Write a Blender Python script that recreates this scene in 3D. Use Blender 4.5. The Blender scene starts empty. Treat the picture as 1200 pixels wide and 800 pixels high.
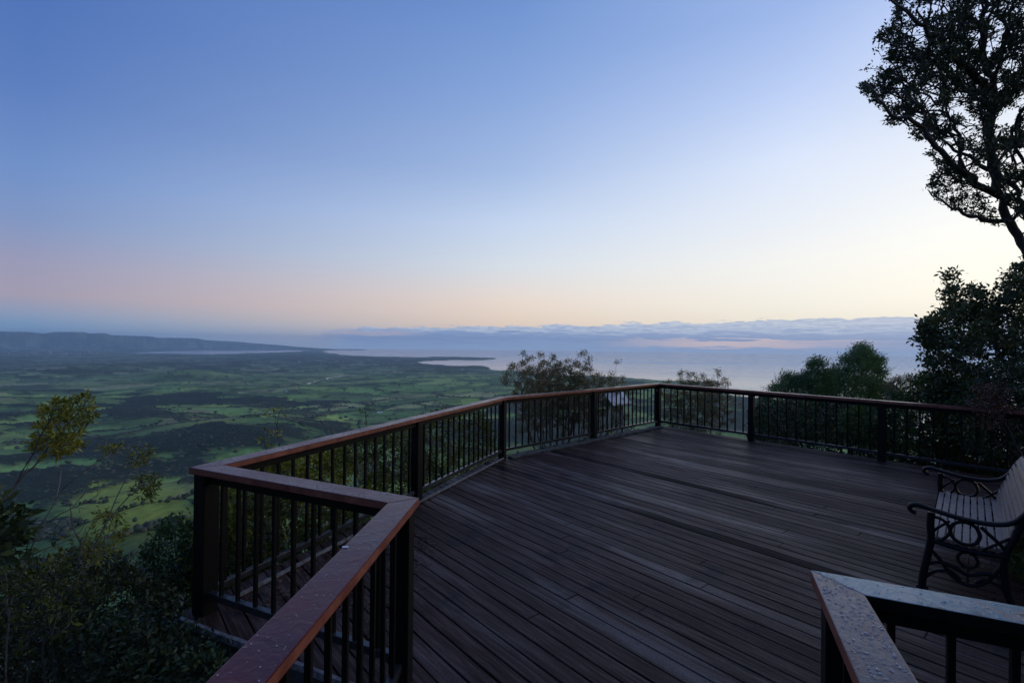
import bpy, bmesh, math, random
import numpy as np
from mathutils import Vector, Matrix
random.seed(7); RNG = np.random.default_rng(11)
sc = bpy.context.scene
COL = sc.collection
R_ = math.radians

# ------------------------------------------------------------------ camera
F, PIT, ROL, EYE = 567.0, 0.0065, 0.0105, 1.86
def _axes():
    R = np.array([1, 0, 0.]); U = np.array([0, 0, 1.]); Fw = np.array([0, 1., 0])
    c, s = math.cos(PIT), math.sin(PIT); Fw, U = c*Fw+s*U, c*U-s*Fw
    c, s = math.cos(ROL), math.sin(ROL); R, U = c*R+s*U, c*U-s*R
    return R, U, Fw
AR, AU, AF = _axes()
ORG = np.array([0, 0, EYE])
def ray(px, py):
    return AF*F + AR*(px-600) - AU*(py-400)
def W(px, py, dist):
    """world point seen at a photo pixel, at a forward distance in metres"""
    d = ray(px, py); return ORG + d*(dist/d[1])
def G(px, py, z=0.0):
    d = ray(px, py); return (ORG + d*((z-EYE)/d[2]))
def pix(x, y, z):
    v = np.stack([x, y, z-EYE], -1); w = v@AF
    w = np.where(w < 1e-3, 1e-3, w)
    return 600+F*(v@AR)/w, 400-F*(v@AU)/w
cam = bpy.data.cameras.new('camera'); co = bpy.data.objects.new('camera', cam); COL.objects.link(co)
cam.sensor_width = 36; cam.lens = 36*F/1200; cam.clip_start = .05; cam.clip_end = 200000
M = Matrix(((AR[0], AU[0], -AF[0], 0), (AR[1], AU[1], -AF[1], 0), (AR[2], AU[2], -AF[2], EYE), (0, 0, 0, 1)))
co.matrix_world = M
sc.camera = co

# ------------------------------------------------------------------ helpers
def lin(c):
    return tuple(((v/255)/12.92 if v/255 <= .04045 else ((v/255+.055)/1.055)**2.4) for v in c)
def tag(o, label=None, cat=None, group=None, kind=None):
    if label: o['label'] = label
    if cat: o['category'] = cat
    if group: o['group'] = group
    if kind: o['kind'] = kind
    return o
def empty(name, loc=(0, 0, 0), rz=0):
    o = bpy.data.objects.new(name, None); COL.objects.link(o); o.location = loc; o.rotation_euler.z = rz
    o.empty_display_size = .2
    return o
def link(name, me, mat, parent=None):
    o = bpy.data.objects.new(name, me); COL.objects.link(o)
    for m in (mat if isinstance(mat, (list, tuple)) else [mat]): me.materials.append(m)
    if parent: o.parent = parent
    return o
def npmesh(name, V, faces_list, attrs=None, smooth=False):
    """V (n,3); faces_list: list of (m,k) int arrays"""
    me = bpy.data.meshes.new(name)
    V = np.asarray(V, np.float32); me.vertices.add(len(V)); me.vertices.foreach_set('co', V.ravel())
    fl = [np.asarray(f, np.int32) for f in faces_list if len(f)]
    tot = sum(f.size for f in fl); nf = sum(len(f) for f in fl)
    me.loops.add(tot); me.loops.foreach_set('vertex_index', np.concatenate([f.ravel() for f in fl]))
    me.polygons.add(nf)
    sizes = np.concatenate([np.full(len(f), f.shape[1], np.int32) for f in fl])
    me.polygons.foreach_set('loop_start', np.concatenate([[0], np.cumsum(sizes)[:-1]]).astype(np.int32))
    if smooth: me.polygons.foreach_set('use_smooth', np.ones(nf, bool))
    for k, a in (attrs or {}).items():
        a = np.asarray(a, np.float32)
        if a.ndim == 1:
            at = me.attributes.new(k, 'FLOAT', 'POINT'); at.data.foreach_set('value', a)
        else:
            at = me.attributes.new(k, 'FLOAT_COLOR', 'POINT')
            at.data.foreach_set('color', np.concatenate([a, np.ones((len(a), 1), np.float32)], 1).ravel())
    me.update(calc_edges=True)
    return me
class MB:
    """collects boxes, prisms and tubes into one mesh"""
    def __init__(s): s.v = []; s.f = []; s.t = []; s.cur = 0.0
    def add(s, vs, fs):
        n = len(s.v); s.v += [tuple(v) for v in vs]; s.t += [s.cur]*len(vs); s.f += [tuple(n+i for i in f) for f in fs]
    def prism(s, poly, z0, z1):
        k = len(poly)
        s.add([(p[0], p[1], z0) for p in poly]+[(p[0], p[1], z1) for p in poly],
              [tuple(range(k))[::-1], tuple(range(k, 2*k))]+[(i, (i+1) % k, k+(i+1) % k, k+i) for i in range(k)])
    def box(s, c, size, d=(1, 0)):
        """box centred c, size (along d, across, up), d = horizontal direction"""
        d = np.array([d[0], d[1]])/math.hypot(*d); n = np.array([-d[1], d[0]]); a, b, h = size[0]/2, size[1]/2, size[2]/2
        P = [(c[0]+d[0]*i*a+n[0]*j*b, c[1]+d[1]*i*a+n[1]*j*b) for i, j in ((-1, -1), (1, -1), (1, 1), (-1, 1))]
        s.prism(P, c[2]-h, c[2]+h)
    def tube(s, pts, rad, k=8, flat=None, caps=True):
        """tube through pts; rad scalar or list; flat=(axis vector, ratio) squashes the section along the axis"""
        pts = [Vector(p) for p in pts]; n = len(pts)
        rad = [rad]*n if not hasattr(rad, '__len__') else rad
        rings = []; up = None
        for i in range(n):
            t = (pts[min(i+1, n-1)]-pts[max(i-1, 0)]).normalized()
            if up is None:
                up = Vector(flat[0]) if flat else (Vector((0, 0, 1)) if abs(t.z) < .9 else Vector((1, 0, 0)))
            a = t.cross(up).normalized(); b = a.cross(t).normalized()
            if not flat: up = b
            q = flat[1] if flat else 1
            rings.append([pts[i]+a*math.cos(2*math.pi*j/k)*rad[i]+b*math.sin(2*math.pi*j/k)*rad[i]*q for j in range(k)])
        vs = [v for r in rings for v in r]
        fs = [(i*k+j, i*k+(j+1) % k, (i+1)*k+(j+1) % k, (i+1)*k+j) for i in range(n-1) for j in range(k)]
        if caps: fs += [tuple(range(k))[::-1], tuple((n-1)*k+j for j in range(k))]
        s.add(vs, fs)
    def build(s, name, mat, parent=None, bevel=0, smooth=False, off=None):
        me = bpy.data.meshes.new(name)
        vs = s.v if off is None else [(v[0]-off[0], v[1]-off[1], v[2]-off[2]) for v in s.v]
        me.from_pydata(vs, [], s.f); 
        at = me.attributes.new('tint', 'FLOAT', 'POINT'); at.data.foreach_set('value', np.array(s.t, np.float32))
        bm = bmesh.new(); bm.from_mesh(me); bmesh.ops.recalc_face_normals(bm, faces=bm.faces)
        if bevel:
            es = [e for e in bm.edges if len(e.link_faces) == 2 and e.calc_face_angle(0) > .5]
            bmesh.ops.bevel(bm, geom=es, offset=bevel, segments=2, affect='EDGES', profile=.6)
        if smooth:
            for f in bm.faces: f.smooth = True
        bm.to_mesh(me); bm.free()
        return link(name, me, mat, parent)

# value noise -----------------------------------------------------------
def _h(i, j, s):
    n = (i.astype(np.int64)*374761393+j.astype(np.int64)*668265263+s*1442695041) & 0xffffffff
    n = ((n ^ (n >> 13))*1274126177) & 0xffffffff; n = ((n ^ (n >> 16))*2246822519) & 0xffffffff
    return ((n ^ (n >> 15)) & 0xffffff)/float(0xffffff)
def vn(x, y, s=0):
    i = np.floor(x); j = np.floor(y); u = x-i; v = y-j; u = u*u*(3-2*u); v = v*v*(3-2*v)
    a = _h(i, j, s); b = _h(i+1, j, s); c = _h(i, j+1, s); d = _h(i+1, j+1, s)
    return (a*(1-u)+b*u)*(1-v)+(c*(1-u)+d*u)*v
def fbm(x, y, s=0, o=4):
    r = 0; a = .5; t = 0
    for k in range(o):
        r = r+a*vn(x, y, s+k*17); t += a; a *= .5; x, y = x*2.03+3.1, y*2.03-7.7
    return r/t
def sstep(a, b, x):
    t = np.clip((x-a)/(b-a), 0, 1); return t*t*(3-2*t)
def voronoi(x, y, s=0):
    i0 = np.floor(x); j0 = np.floor(y); f1 = np.full(x.shape, 9.); f2 = f1.copy(); cid = np.zeros(x.shape)
    for di in (-1, 0, 1):
        for dj in (-1, 0, 1):
            i = i0+di; j = j0+dj
            d = np.hypot(i+.15+.7*_h(i, j, s)-x, j+.15+.7*_h(i, j, s+5)-y)
            near = d < f1; f2 = np.where(near, f1, np.minimum(f2, d)); cid = np.where(near, _h(i, j, s+9), cid); f1 = np.where(near, d, f1)
    return cid, f2-f1
def sdist(poly, x, y):
    """signed distance, positive inside"""
    poly = np.asarray(poly, float); d = np.full(x.shape, 1e18); ins = np.zeros(x.shape, bool)
    for k in range(len(poly)):
        a = poly[k]; b = poly[(k+1) % len(poly)]; e = b-a; L = max(e@e, 1e-9)
        t = np.clip(((x-a[0])*e[0]+(y-a[1])*e[1])/L, 0, 1)
        d = np.minimum(d, (x-a[0]-t*e[0])**2+(y-a[1]-t*e[1])**2)
        if a[1] != b[1]:
            c = ((a[1] > y) != (b[1] > y)) & (x < (b[0]-a[0])*(y-a[1])/(b[1]-a[1])+a[0]); ins ^= c
    return np.where(ins, 1, -1)*np.sqrt(d)

# ------------------------------------------------------------------ materials
def newmat(name):
    m = bpy.data.materials.new(name); m.use_nodes = True; nt = m.node_tree
    return m, nt, nt.nodes['Principled BSDF']
def N(nt, typ, **kw):
    n = nt.nodes.new(typ)
    for k, v in kw.items(): setattr(n, k, v)
    return n
def math_(nt, op, a, b=None, c=None):
    n = N(nt, 'ShaderNodeMath', operation=op)
    for i, v in enumerate((a, b, c)):
        if v is None: continue
        if hasattr(v, 'links'): nt.links.new(v, n.inputs[i])
        else: n.inputs[i].default_value = v
    return n.outputs[0]
def mixc(nt, f, a, b, blend='MIX'):
    n = N(nt, 'ShaderNodeMix', data_type='RGBA', blend_type=blend)
    for s, v in ((n.inputs[0], f), (n.inputs[6], a), (n.inputs[7], b)):
        if hasattr(v, 'links'): nt.links.new(v, s)
        else: s.default_value = v if not hasattr(v, '__len__') else tuple(v)+((1,) if len(v) == 3 else ())
    return n.outputs[2]
def ramp(nt, f, stops, interp='LINEAR'):
    n = N(nt, 'ShaderNodeValToRGB'); cr = n.color_ramp; cr.interpolation = interp
    while len(cr.elements) < len(stops): cr.elements.new(.5)
    for e, (p, c) in zip(cr.elements, stops):
        e.position = p; e.color = tuple(c)+(1,) if len(c) == 3 else c
    nt.links.new(f, n.inputs[0]); return n.outputs[0]
def coords(nt, scale=(1, 1, 1), rot=(0, 0, 0), kind='Object'):
    tc = N(nt, 'ShaderNodeTexCoord'); mp = N(nt, 'ShaderNodeMapping'); mp.inputs['Scale'].default_value = scale; mp.inputs['Rotation'].default_value = rot
    nt.links.new(tc.outputs[kind], mp.inputs[0]); return mp.outputs[0]
def noise(nt, vec, scale, detail=4, rough=.55, dist=0):
    n = N(nt, 'ShaderNodeTexNoise'); n.inputs['Scale'].default_value = scale; n.inputs['Detail'].default_value = detail
    n.inputs['Roughness'].default_value = rough; n.inputs['Distortion'].default_value = dist
    nt.links.new(vec, n.inputs['Vector']); return n.outputs[0]
def mrange(nt, v, a, b, c=0, d=1):
    n = N(nt, 'ShaderNodeMapRange'); nt.links.new(v, n.inputs[0])
    for i, q in zip((1, 2, 3, 4), (a, b, c, d)): n.inputs[i].default_value = q
    return n.outputs[0]
def bump(nt, h, bs, strength=.3, dist=.01):
    n = N(nt, 'ShaderNodeBump'); n.inputs['Strength'].default_value = strength; n.inputs['Distance'].default_value = dist
    nt.links.new(h, n.inputs['Height']); nt.links.new(n.outputs[0], bs.inputs['Normal'])
def attr(nt, name, out='Fac'):
    n = N(nt, 'ShaderNodeAttribute', attribute_name=name); return n.outputs[out]

def foliage_mat(name, stops, trans=.25, rough=.5):
    m, nt, b = newmat(name)
    c = ramp(nt, attr(nt, 'tint'), stops)
    nt.links.new(c, b.inputs['Base Color']); b.inputs['Roughness'].default_value = rough
    b.inputs['Specular IOR Level'].default_value = .35
    tr = N(nt, 'ShaderNodeBsdfTranslucent'); nt.links.new(c, tr.inputs[0])
    mx = N(nt, 'ShaderNodeMixShader'); mx.inputs[0].default_value = trans
    nt.links.new(b.outputs[0], mx.inputs[1]); nt.links.new(tr.outputs[0], mx.inputs[2])
    nt.links.new(mx.outputs[0], nt.nodes['Material Output'].inputs[0]); return m
def bark_mat(name, a, b_, scale=14):
    m, nt, b = newmat(name); v = coords(nt, (1, 1, .3)); n = noise(nt, v, scale, 6, .6)
    nt.links.new(ramp(nt, n, [(.3, a), (.7, b_)]), b.inputs['Base Color']); b.inputs['Roughness'].default_value = .85
    bump(nt, n, b, .5, .01); return m
MAT = {}
MAT['leaf_dark'] = foliage_mat('dark evergreen leaves', [(0, (.022, .035, .014)), (.55, (.05, .078, .026)), (.9, (.11, .135, .04)), (1, (.2, .15, .03))], .12)
MAT['leaf_green'] = foliage_mat('mid green leaves', [(0, (.035, .065, .018)), (.5, (.085, .14, .03)), (.85, (.19, .23, .04)), (1, (.30, .26, .04))], .25)
MAT['leaf_yellow'] = foliage_mat('yellow green leaves', [(0, (.05, .065, .014)), (.4, (.20, .21, .028)), (.8, (.50, .44, .05)), (1, (.55, .33, .05))], .3)
MAT['leaf_grey'] = foliage_mat('grey green leaves', [(0, (.03, .038, .014)), (.6, (.085, .095, .032)), (.93, (.17, .17, .05)), (1, (.22, .24, .20))], .15)
MAT['leaf_seed'] = foliage_mat('olive leaves and brown seed heads', [(0, (.10, .11, .045)), (.55, (.22, .21, .085)), (.8, (.32, .25, .11)), (1, (.34, .20, .09))], .2)
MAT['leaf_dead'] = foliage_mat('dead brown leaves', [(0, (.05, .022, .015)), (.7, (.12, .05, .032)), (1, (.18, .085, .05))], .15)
MAT['bark_grey'] = bark_mat('grey bark', (.06, .06, .055), (.16, .155, .14))
MAT['bark_dark'] = bark_mat('dark bark', (.03, .028, .025), (.075, .07, .06))
MAT['bark_pale'] = bark_mat('pale twig bark', (.16, .13, .11), (.32, .27, .24))

def paint_rail(name, weather=0):
    m, nt, b = newmat(name)
    v = coords(nt); big = noise(nt, v, 3.1, 5, .6); fine = noise(nt, v, 60, 4, .6)
    c = ramp(nt, big, [(.3, (.075, .007, .010)), (.55, (.115, .012, .014)), (.75, (.16, .025, .02))])
    c = mixc(nt, mrange(nt, fine, .55, .75, 0, .15), c, (.22, .10, .07))
    if weather:
        w = noise(nt, v, 3.4, 10, .74, .6); c2 = ramp(nt, w, [(.38, (.17, .10, .08)), (.45, (.34, .30, .26)), (.495, (.12, .30, .30)), (.545, (.36, .38, .35)), (.59, (.14, .26, .26)), (.66, (.18, .11, .09))])
        c = mixc(nt, weather, c, c2)
    nt.links.new(c, b.inputs['Base Color'])
    nt.links.new(mrange(nt, big, .3, .7, .22, .42), b.inputs['Roughness'])
    b.inputs['Specular IOR Level'].default_value = .3; b.inputs['Coat Weight'].default_value = .04 if not weather else .15; b.inputs['Coat Roughness'].default_value = .12
    h = math_(nt, 'ADD', math_(nt, 'MULTIPLY', fine, .35), math_(nt, 'MULTIPLY', noise(nt, v, 17, 4, .6, .8), 1.0))
    bump(nt, h, b, .35, .007); return m
MAT['rail'] = paint_rail('wet red brown handrail paint')
MAT['rail_worn'] = paint_rail('weathered handrail with blue green residue', .85)
MAT['rail_worn2'] = paint_rail('wet worn handrail', .28)
def simple(name, c, rough=.5, metal=0, c2=None, scale=20, bmp=.1, coat=0):
    m, nt, b = newmat(name); v = coords(nt); n = noise(nt, v, scale, 5, .6); b.inputs['Specular IOR Level'].default_value = .2 if max(c) < .02 and not coat else .5
    nt.links.new(ramp(nt, n, [(.3, c), (.7, c2 or tuple(x*1.5 for x in c))]), b.inputs['Base Color'])
    b.inputs['Roughness'].default_value = rough; b.inputs['Metallic'].default_value = metal; b.inputs['Coat Weight'].default_value = coat
    if bmp: bump(nt, n, b, bmp, .004)
    return m
MAT['rail_edge'] = simple('worn bare timber rail edge', (.15, .038, .022), .45, 0, (.36, .12, .07), 9, .2)
MAT['post'] = simple('black brown post paint', (.004, .004, .004), .55, 0, (.009, .008, .007), 30, .15)
MAT['leaf_wind'] = foliage_mat('feathery dark green leaves', [(0, (.06, .12, .045)), (.6, (.13, .23, .075)), (1, (.22, .32, .09))], .25)
MAT['wetrail'] = simple('wet dark bottom rail', (.015, .015, .015), .34, 0, (.035, .035, .035), 12, .2, .2)
MAT['iron'] = simple('black cast iron', (.006, .006, .006), .5, .0, (.012, .012, .012), 40, .12)
MAT['kerb'] = simple('pale weathered edge board', (.07, .06, .055), .8, 0, (.32, .30, .28), 25, .3)
MAT['fascia'] = simple('dark mossy fascia', (.03, .028, .024), .8, 0, (.07, .065, .05), 9, .4)
MAT['panel'] = simple('pale glossy sign panel', (.42, .42, .44), .22, 0, (.6, .6, .62), 5, .0, .5)
MAT['galv'] = simple('grey metal', (.22, .21, .2), .45, .6, (.3, .29, .28), 30, .05)
MAT['white'] = simple('white fleck', (.6, .6, .58), .6, 0, (.75, .75, .73), 60, .1)
MAT['slat'] = simple('grey weathered bench timber', (.14, .10, .088), .55, 0, (.26, .205, .18), 26, .3)

def deck_mat():
    m, nt, b = newmat('wet weathered deck boards')
    a = R_(90-139.5)
    v = coords(nt, (1, 1, 1), (0, 0, -a)); tc = N(nt, 'ShaderNodeMapping'); nt.links.new(v, tc.inputs[0]); tc.inputs['Scale'].default_value = (.35, 7, 7)
    g = noise(nt, tc.outputs[0], 6, 8, .65, .3)               # grain along the boards
    tc2 = N(nt, 'ShaderNodeMapping'); nt.links.new(v, tc2.inputs[0]); tc2.inputs['Scale'].default_value = (.12, 1, 1)
    st = noise(nt, tc2.outputs[0], 2.6, 5, .6)                # long streaks
    blot = noise(nt, v, 2.2, 6, .62)
    t = attr(nt, 'tint')
    c = ramp(nt, g, [(.32, (.016, .007, .006)), (.5, (.055, .028, .021)), (.66, (.115, .068, .056))])
    c = mixc(nt, mrange(nt, t, 0, 1, .0, .6), c, (.022, .011, .007)); c = mixc(nt, mrange(nt, t, 1.05, 1.25, 0, .8), c, (.010, .008, .008))
    c = mixc(nt, mrange(nt, st, .54, .68, 0, .6), c, (.165, .13, .12))
    c = mixc(nt, mrange(nt, blot, .57, .66, 0, .75), c, (.014, .013, .014))
    n4 = noise(nt, v, 38, 2, .5); n5 = noise(nt, v, 120, 3, .6); c = mixc(nt, 1.0, c, ramp(nt, n5, [(.3, (.55, .55, .55)), (.7, (1.45, 1.4, 1.4))]), 'MULTIPLY'); c = mixc(nt, mrange(nt, n4, .78, .80, 0, .8), c, (.3, .29, .28))
    nt.links.new(c, b.inputs['Base Color'])
    nt.links.new(mrange(nt, math_(nt, 'ADD', st, math_(nt, 'MULTIPLY', g, .5)), .6, .95, .62, .34), b.inputs['Roughness'])
    nt.links.new(mrange(nt, t, 1.05, 1.25, .1, .02), b.inputs['Specular IOR Level'])
    bump(nt, math_(nt, 'ADD', g, math_(nt, 'MULTIPLY', n4, .3)), b, .45, .004); return m
MAT['deck'] = deck_mat()

# ------------------------------------------------------------------ key points of the platform
def D(az): a = R_(az); return np.array([math.sin(a), math.cos(a)])
Q = np.array([-.585, 2.665]); P0 = Q+D(294.2)*1.665; P1 = np.array([-.14, 7.95]); P2 = np.array([3.41, 11.24])
DB = D(139.5); P3 = P2+DB*6.33; NEAR = Q+D(184.2)*3.6
RC = np.array([1.205, 1.79]); RR = RC+D(114.3)*3.1; RL = RC+D(202.6)*2.3
plat = [P0, P1, P2, P3, P3+D(229.5)*5.9, RR, Q]
def offset_poly(poly, o):
    n = len(poly); out = []
    for i in range(n):
        a, b, c = poly[i-1], poly[i], poly[(i+1) % n]
        d1 = (b-a)/np.linalg.norm(b-a); d2 = (c-b)/np.linalg.norm(c-b)
        n1 = np.array([-d1[1], d1[0]]); n2 = np.array([-d2[1], d2[0]])
        m = (n1+n2); m = m/(m@m)*2; m = m if np.linalg.norm(m) < 3 else m/np.linalg.norm(m)*1.4
        out.append(b+m*o)
    return out
platform = offset_poly(plat, .13)      # clockwise list: left normal points outward

# ------------------------------------------------------------------ terrain
def hor_y(px):                       # picture height of the horizon (50 km disc)
    dip = math.atan(600/50000)
    lo, hi = 395., 430.
    for _ in range(30):
        m = (lo+hi)/2; d = ray(px, m)
        if math.atan2(d[2], math.hypot(d[0], d[1])) > -dip: lo = m
        else: hi = m
    return lo
def C(px, drop):
    g = G(px, hor_y(px)+drop, -600.0); r = math.hypot(g[0], g[1])
    return g[:2]
coast = [np.array([-60000., 30000.]), np.array([-42000., 48000.])] + [C(*q) for q in [(300, .15), (425, .35), (433, .9), (392, 1.6), (378, 2.6), (384, 4.6), (404, 7.2), (430, 8.6), (480, 9.6),
    (535, 9.0), (583, 9.0), (578, 11.0), (530, 12.0), (500, 13.2), (489, 15), (500, 17.5), (535, 19.3), (566, 19), (576, 21), (560, 23), (605, 24), (640, 27),
    (688, 29.5), (706, 28.6), (702, 31.5), (745, 32.5), (768, 35.5), (800, 36.5), (830, 34.5), (838, 37), (830, 43), (880, 54), (960, 70), (1080, 95), (1300, 130)]] + \
    [np.array([2600., -2500.]), np.array([2600., -60000.]), np.array([-60000., -60000.])]
lake = [C(*q) for q in [(148, 6.4), (175, 4.2), (210, 2.9), (300, 1.9), (345, 1.6), (362, 2.8), (335, 4.4), (300, 5.6), (262, 6.8), (230, 7.4), (190, 7.0)]]
rivers = [([C(388, 34), C(405, 32), C(428, 30.2), (C(445, 29.5))], 60), ([C(300, 52), C(325, 50)], 12), ([C(315, 47), C(350, 44), C(388, 34)], 14)]
# woods and paddocks: (px, py, rx, ry, amount) on the lowland as seen from the lookout, turned into places on the ground
patch = [(80, 441, 95, 8, .5), (215, 431, 140, 6, .5), (20, 463, 40, 5, .4), (122, 460, 24, 4, .5), (165, 484, 42, 10, .8), (214, 494, 15, 7, .9), (90, 548, 150, 26, .75),
         (255, 524, 70, 12, .8), (20, 495, 42, 15, .5), (235, 468, 70, 7, .55), (285, 472, 40, 5, .5), (350, 484, 50, 6, .55), (385, 503, 60, 12, .5), (400, 458, 40, 6, .45),
         (430, 421, 120, 8, .8), (520, 429, 70, 6, .8), (620, 448, 130, 5, .35), (560, 430, 60, 4, .6), (350, 419, 60, 4, .5), (640, 500, 90, 22, .8), (760, 470, 40, 12, .4), (860, 494, 70, 20, .7), (600, 560, 200, 40, .5),
         (20, 415, 100, 5, .2), (250, 400, 400, 3, .5), (190, 580, 90, 14, .7), (60, 620, 90, 40, .5), (300, 620, 200, 60, .5),
         (150, 506, 62, 10, -.9), (245, 506, 50, 9, -.8), (270, 494, 60, 12, -.5), (165, 618, 66, 46, -1.6), (60, 520, 40, 6, -.4), (200, 443, 60, 7, -.5), (120, 454, 120, 4, -.5), (300, 452, 110, 6, -.45),
         (340, 442, 110, 6, -.5), (480, 450, 90, 7, -.4), (560, 455, 60, 8, -.4), (240, 480, 50, 7, -.5), (90, 480, 60, 9, -.4), (840, 468, 60, 5, -.7), (470, 470, 60, 8, -.2), (60, 425, 90, 6, -.25), (140, 567, 50, 5, -.8), (175, 572, 40, 4, -.8)]
RIDGE = [(-60, 386), (0, 388.5), (28, 389), (50, 391), (64, 389), (98, 389.2), (104, 391), (124, 390.6), (131, 393), (175, 394), (186, 396), (230, 396.5), (240, 398.5), (275, 400.5), (305, 403), (345, 406.3), (375, 408.4), (395, 409.5), (450, 410), (520, 412)]
_ra = []; _rz = []
for px, py in RIDGE:
    d = ray(px, py); _ra.append(math.atan2(d[0], d[1])); _rz.append(EYE+46500*d[2]/math.hypot(d[0], d[1]))
_ra = [-1.6]+_ra; _rz = [420]+_rz
def ground_z(x, y, full=False):
    x = np.asarray(x, float); y = np.asarray(y, float); r = np.hypot(x, y); az = np.arctan2(x, y)
    Dm = np.maximum(-sdist(platform, np.clip(x, -4e3, 4e3), np.clip(y, -4e3, 4e3)), 0); Dm = np.where(r > 3000, r, Dm)
    walk = np.exp(-((x+.2)/2.2)**2)*(y < 2)                               # the path behind the camera stays level
    back = sstep(1.5, 2.6, np.abs(az))*sstep(5, 60, r)
    drop = 590*(1-np.exp(-(Dm/620)**1.12))*(1-.93*back)
    low = 6+75*np.maximum(fbm(x/1500+3, y/1500, 3, 4)-.30, 0)**1.2*2*sstep(500, 2500, r)*(1-.6*sstep(5000, 12000, r))+26*(fbm(x/480, y/480, 8, 3)-.3)*sstep(200, 1500, r)*(1-sstep(7000, 14000, r))
    z = -.75+.0*x-drop-(1-np.exp(-Dm/2.0))*.4
    z = np.where(r > 120, z+(fbm(x/260, y/260, 4, 4)-.5)*60*sstep(120, 500, r)*(1-sstep(1000, 1800, r)), z)
    z = np.maximum(z, -600+low*sstep(500, 1500, r))+np.where(r > 1500, low*.2, 0)
    def hill(px, py, h, rad, zz=-560, asp=1.0, rot=0):
        g = G(px, py, zz); dx = x-g[0]; dy = y-g[1]; c, s = math.cos(rot), math.sin(rot)
        return h*np.exp(-(((dx*c+dy*s)/rad)**2+((-dx*s+dy*c)/(rad*asp))**2))
    z = z+hill(250, 585, 78, 330)+hill(150, 640, 25, 230)+hill(205, 441, 75, 520)+hill(237, 440, 70, 480)+hill(120, 432, 60, 1300)+hill(180, 486, 30, 330)+hill(715, 441, 30, 500)+hill(275, 500, 28, 420)+hill(560, 443, 50, 900)
    z = z+hill(255, 424, 60, 2400)+hill(60, 436, 55, 1200)+hill(470, 440, 30, 800)
    rz = np.interp(az, _ra, _rz)
    prof = np.exp(-((np.minimum(r, 46500)-46500)/2900)**2)
    rough = (fbm(az*26, r/4000, 21, 4)-.5)*70
    z = np.where((az < .25) & (az > -1.7), z+np.maximum(rz+600+rough*(r < 44000)*1.6, 0)*prof*np.where(r < 36000, 1, 1), z)
    s = sdist(coast, x, y); s = s+(fbm(x/700, y/700, 5, 3)-.5)*260*sstep(3000, 8000, r)
    ls = sdist(lake, x, y) if full or True else 0
    c = sstep(-60, 260, s)*sstep(-250, 60, -ls)
    for pts, wd in rivers:
        dd = np.full(x.shape, 1e18)
        for a, b in zip(pts[:-1], pts[1:]):
            e = b-a; t = np.clip(((x-a[0])*e[0]+(y-a[1])*e[1])/(e@e), 0, 1); dd = np.minimum(dd, np.hypot(x-a[0]-t*e[0], y-a[1]-t*e[1]))
        c = c*sstep(wd*.5, wd*1.6+60, dd)
    c = np.where(r < 1500, 1, c)
    z = -611+(z+611)*c
    return z
def wood_mask(x, y, z):
    px, py = pix(x, y, np.minimum(z, -520)*0-575.0)
    b = 0
    for cx, cy, rx, ry, a in patch:
        b = b+a*np.exp(-(((px-cx)/rx)**2+((py-cy)/ry)**2))
    r = np.hypot(x, y)
    n = .45*fbm(x/900+7, y/900, 40, 5)+.55*fbm(x/260, y/200, 44, 4)
    f = n-.60+b*.25
    belt = .022*(1-.8*sstep(5000, 11000, r))-np.abs(fbm(x/1100+50, y/900, 80, 4)-.5); f = np.where(r > 1200, np.maximum(f, belt*1.6*(fbm(x/300, y/300, 85, 3) > .42)-.001), f)
    f = np.where(r < 1150, f+.3-.35*np.exp(-(((px-165)/80)**2+((py-618)/50)**2)), f)
    return f

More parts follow.
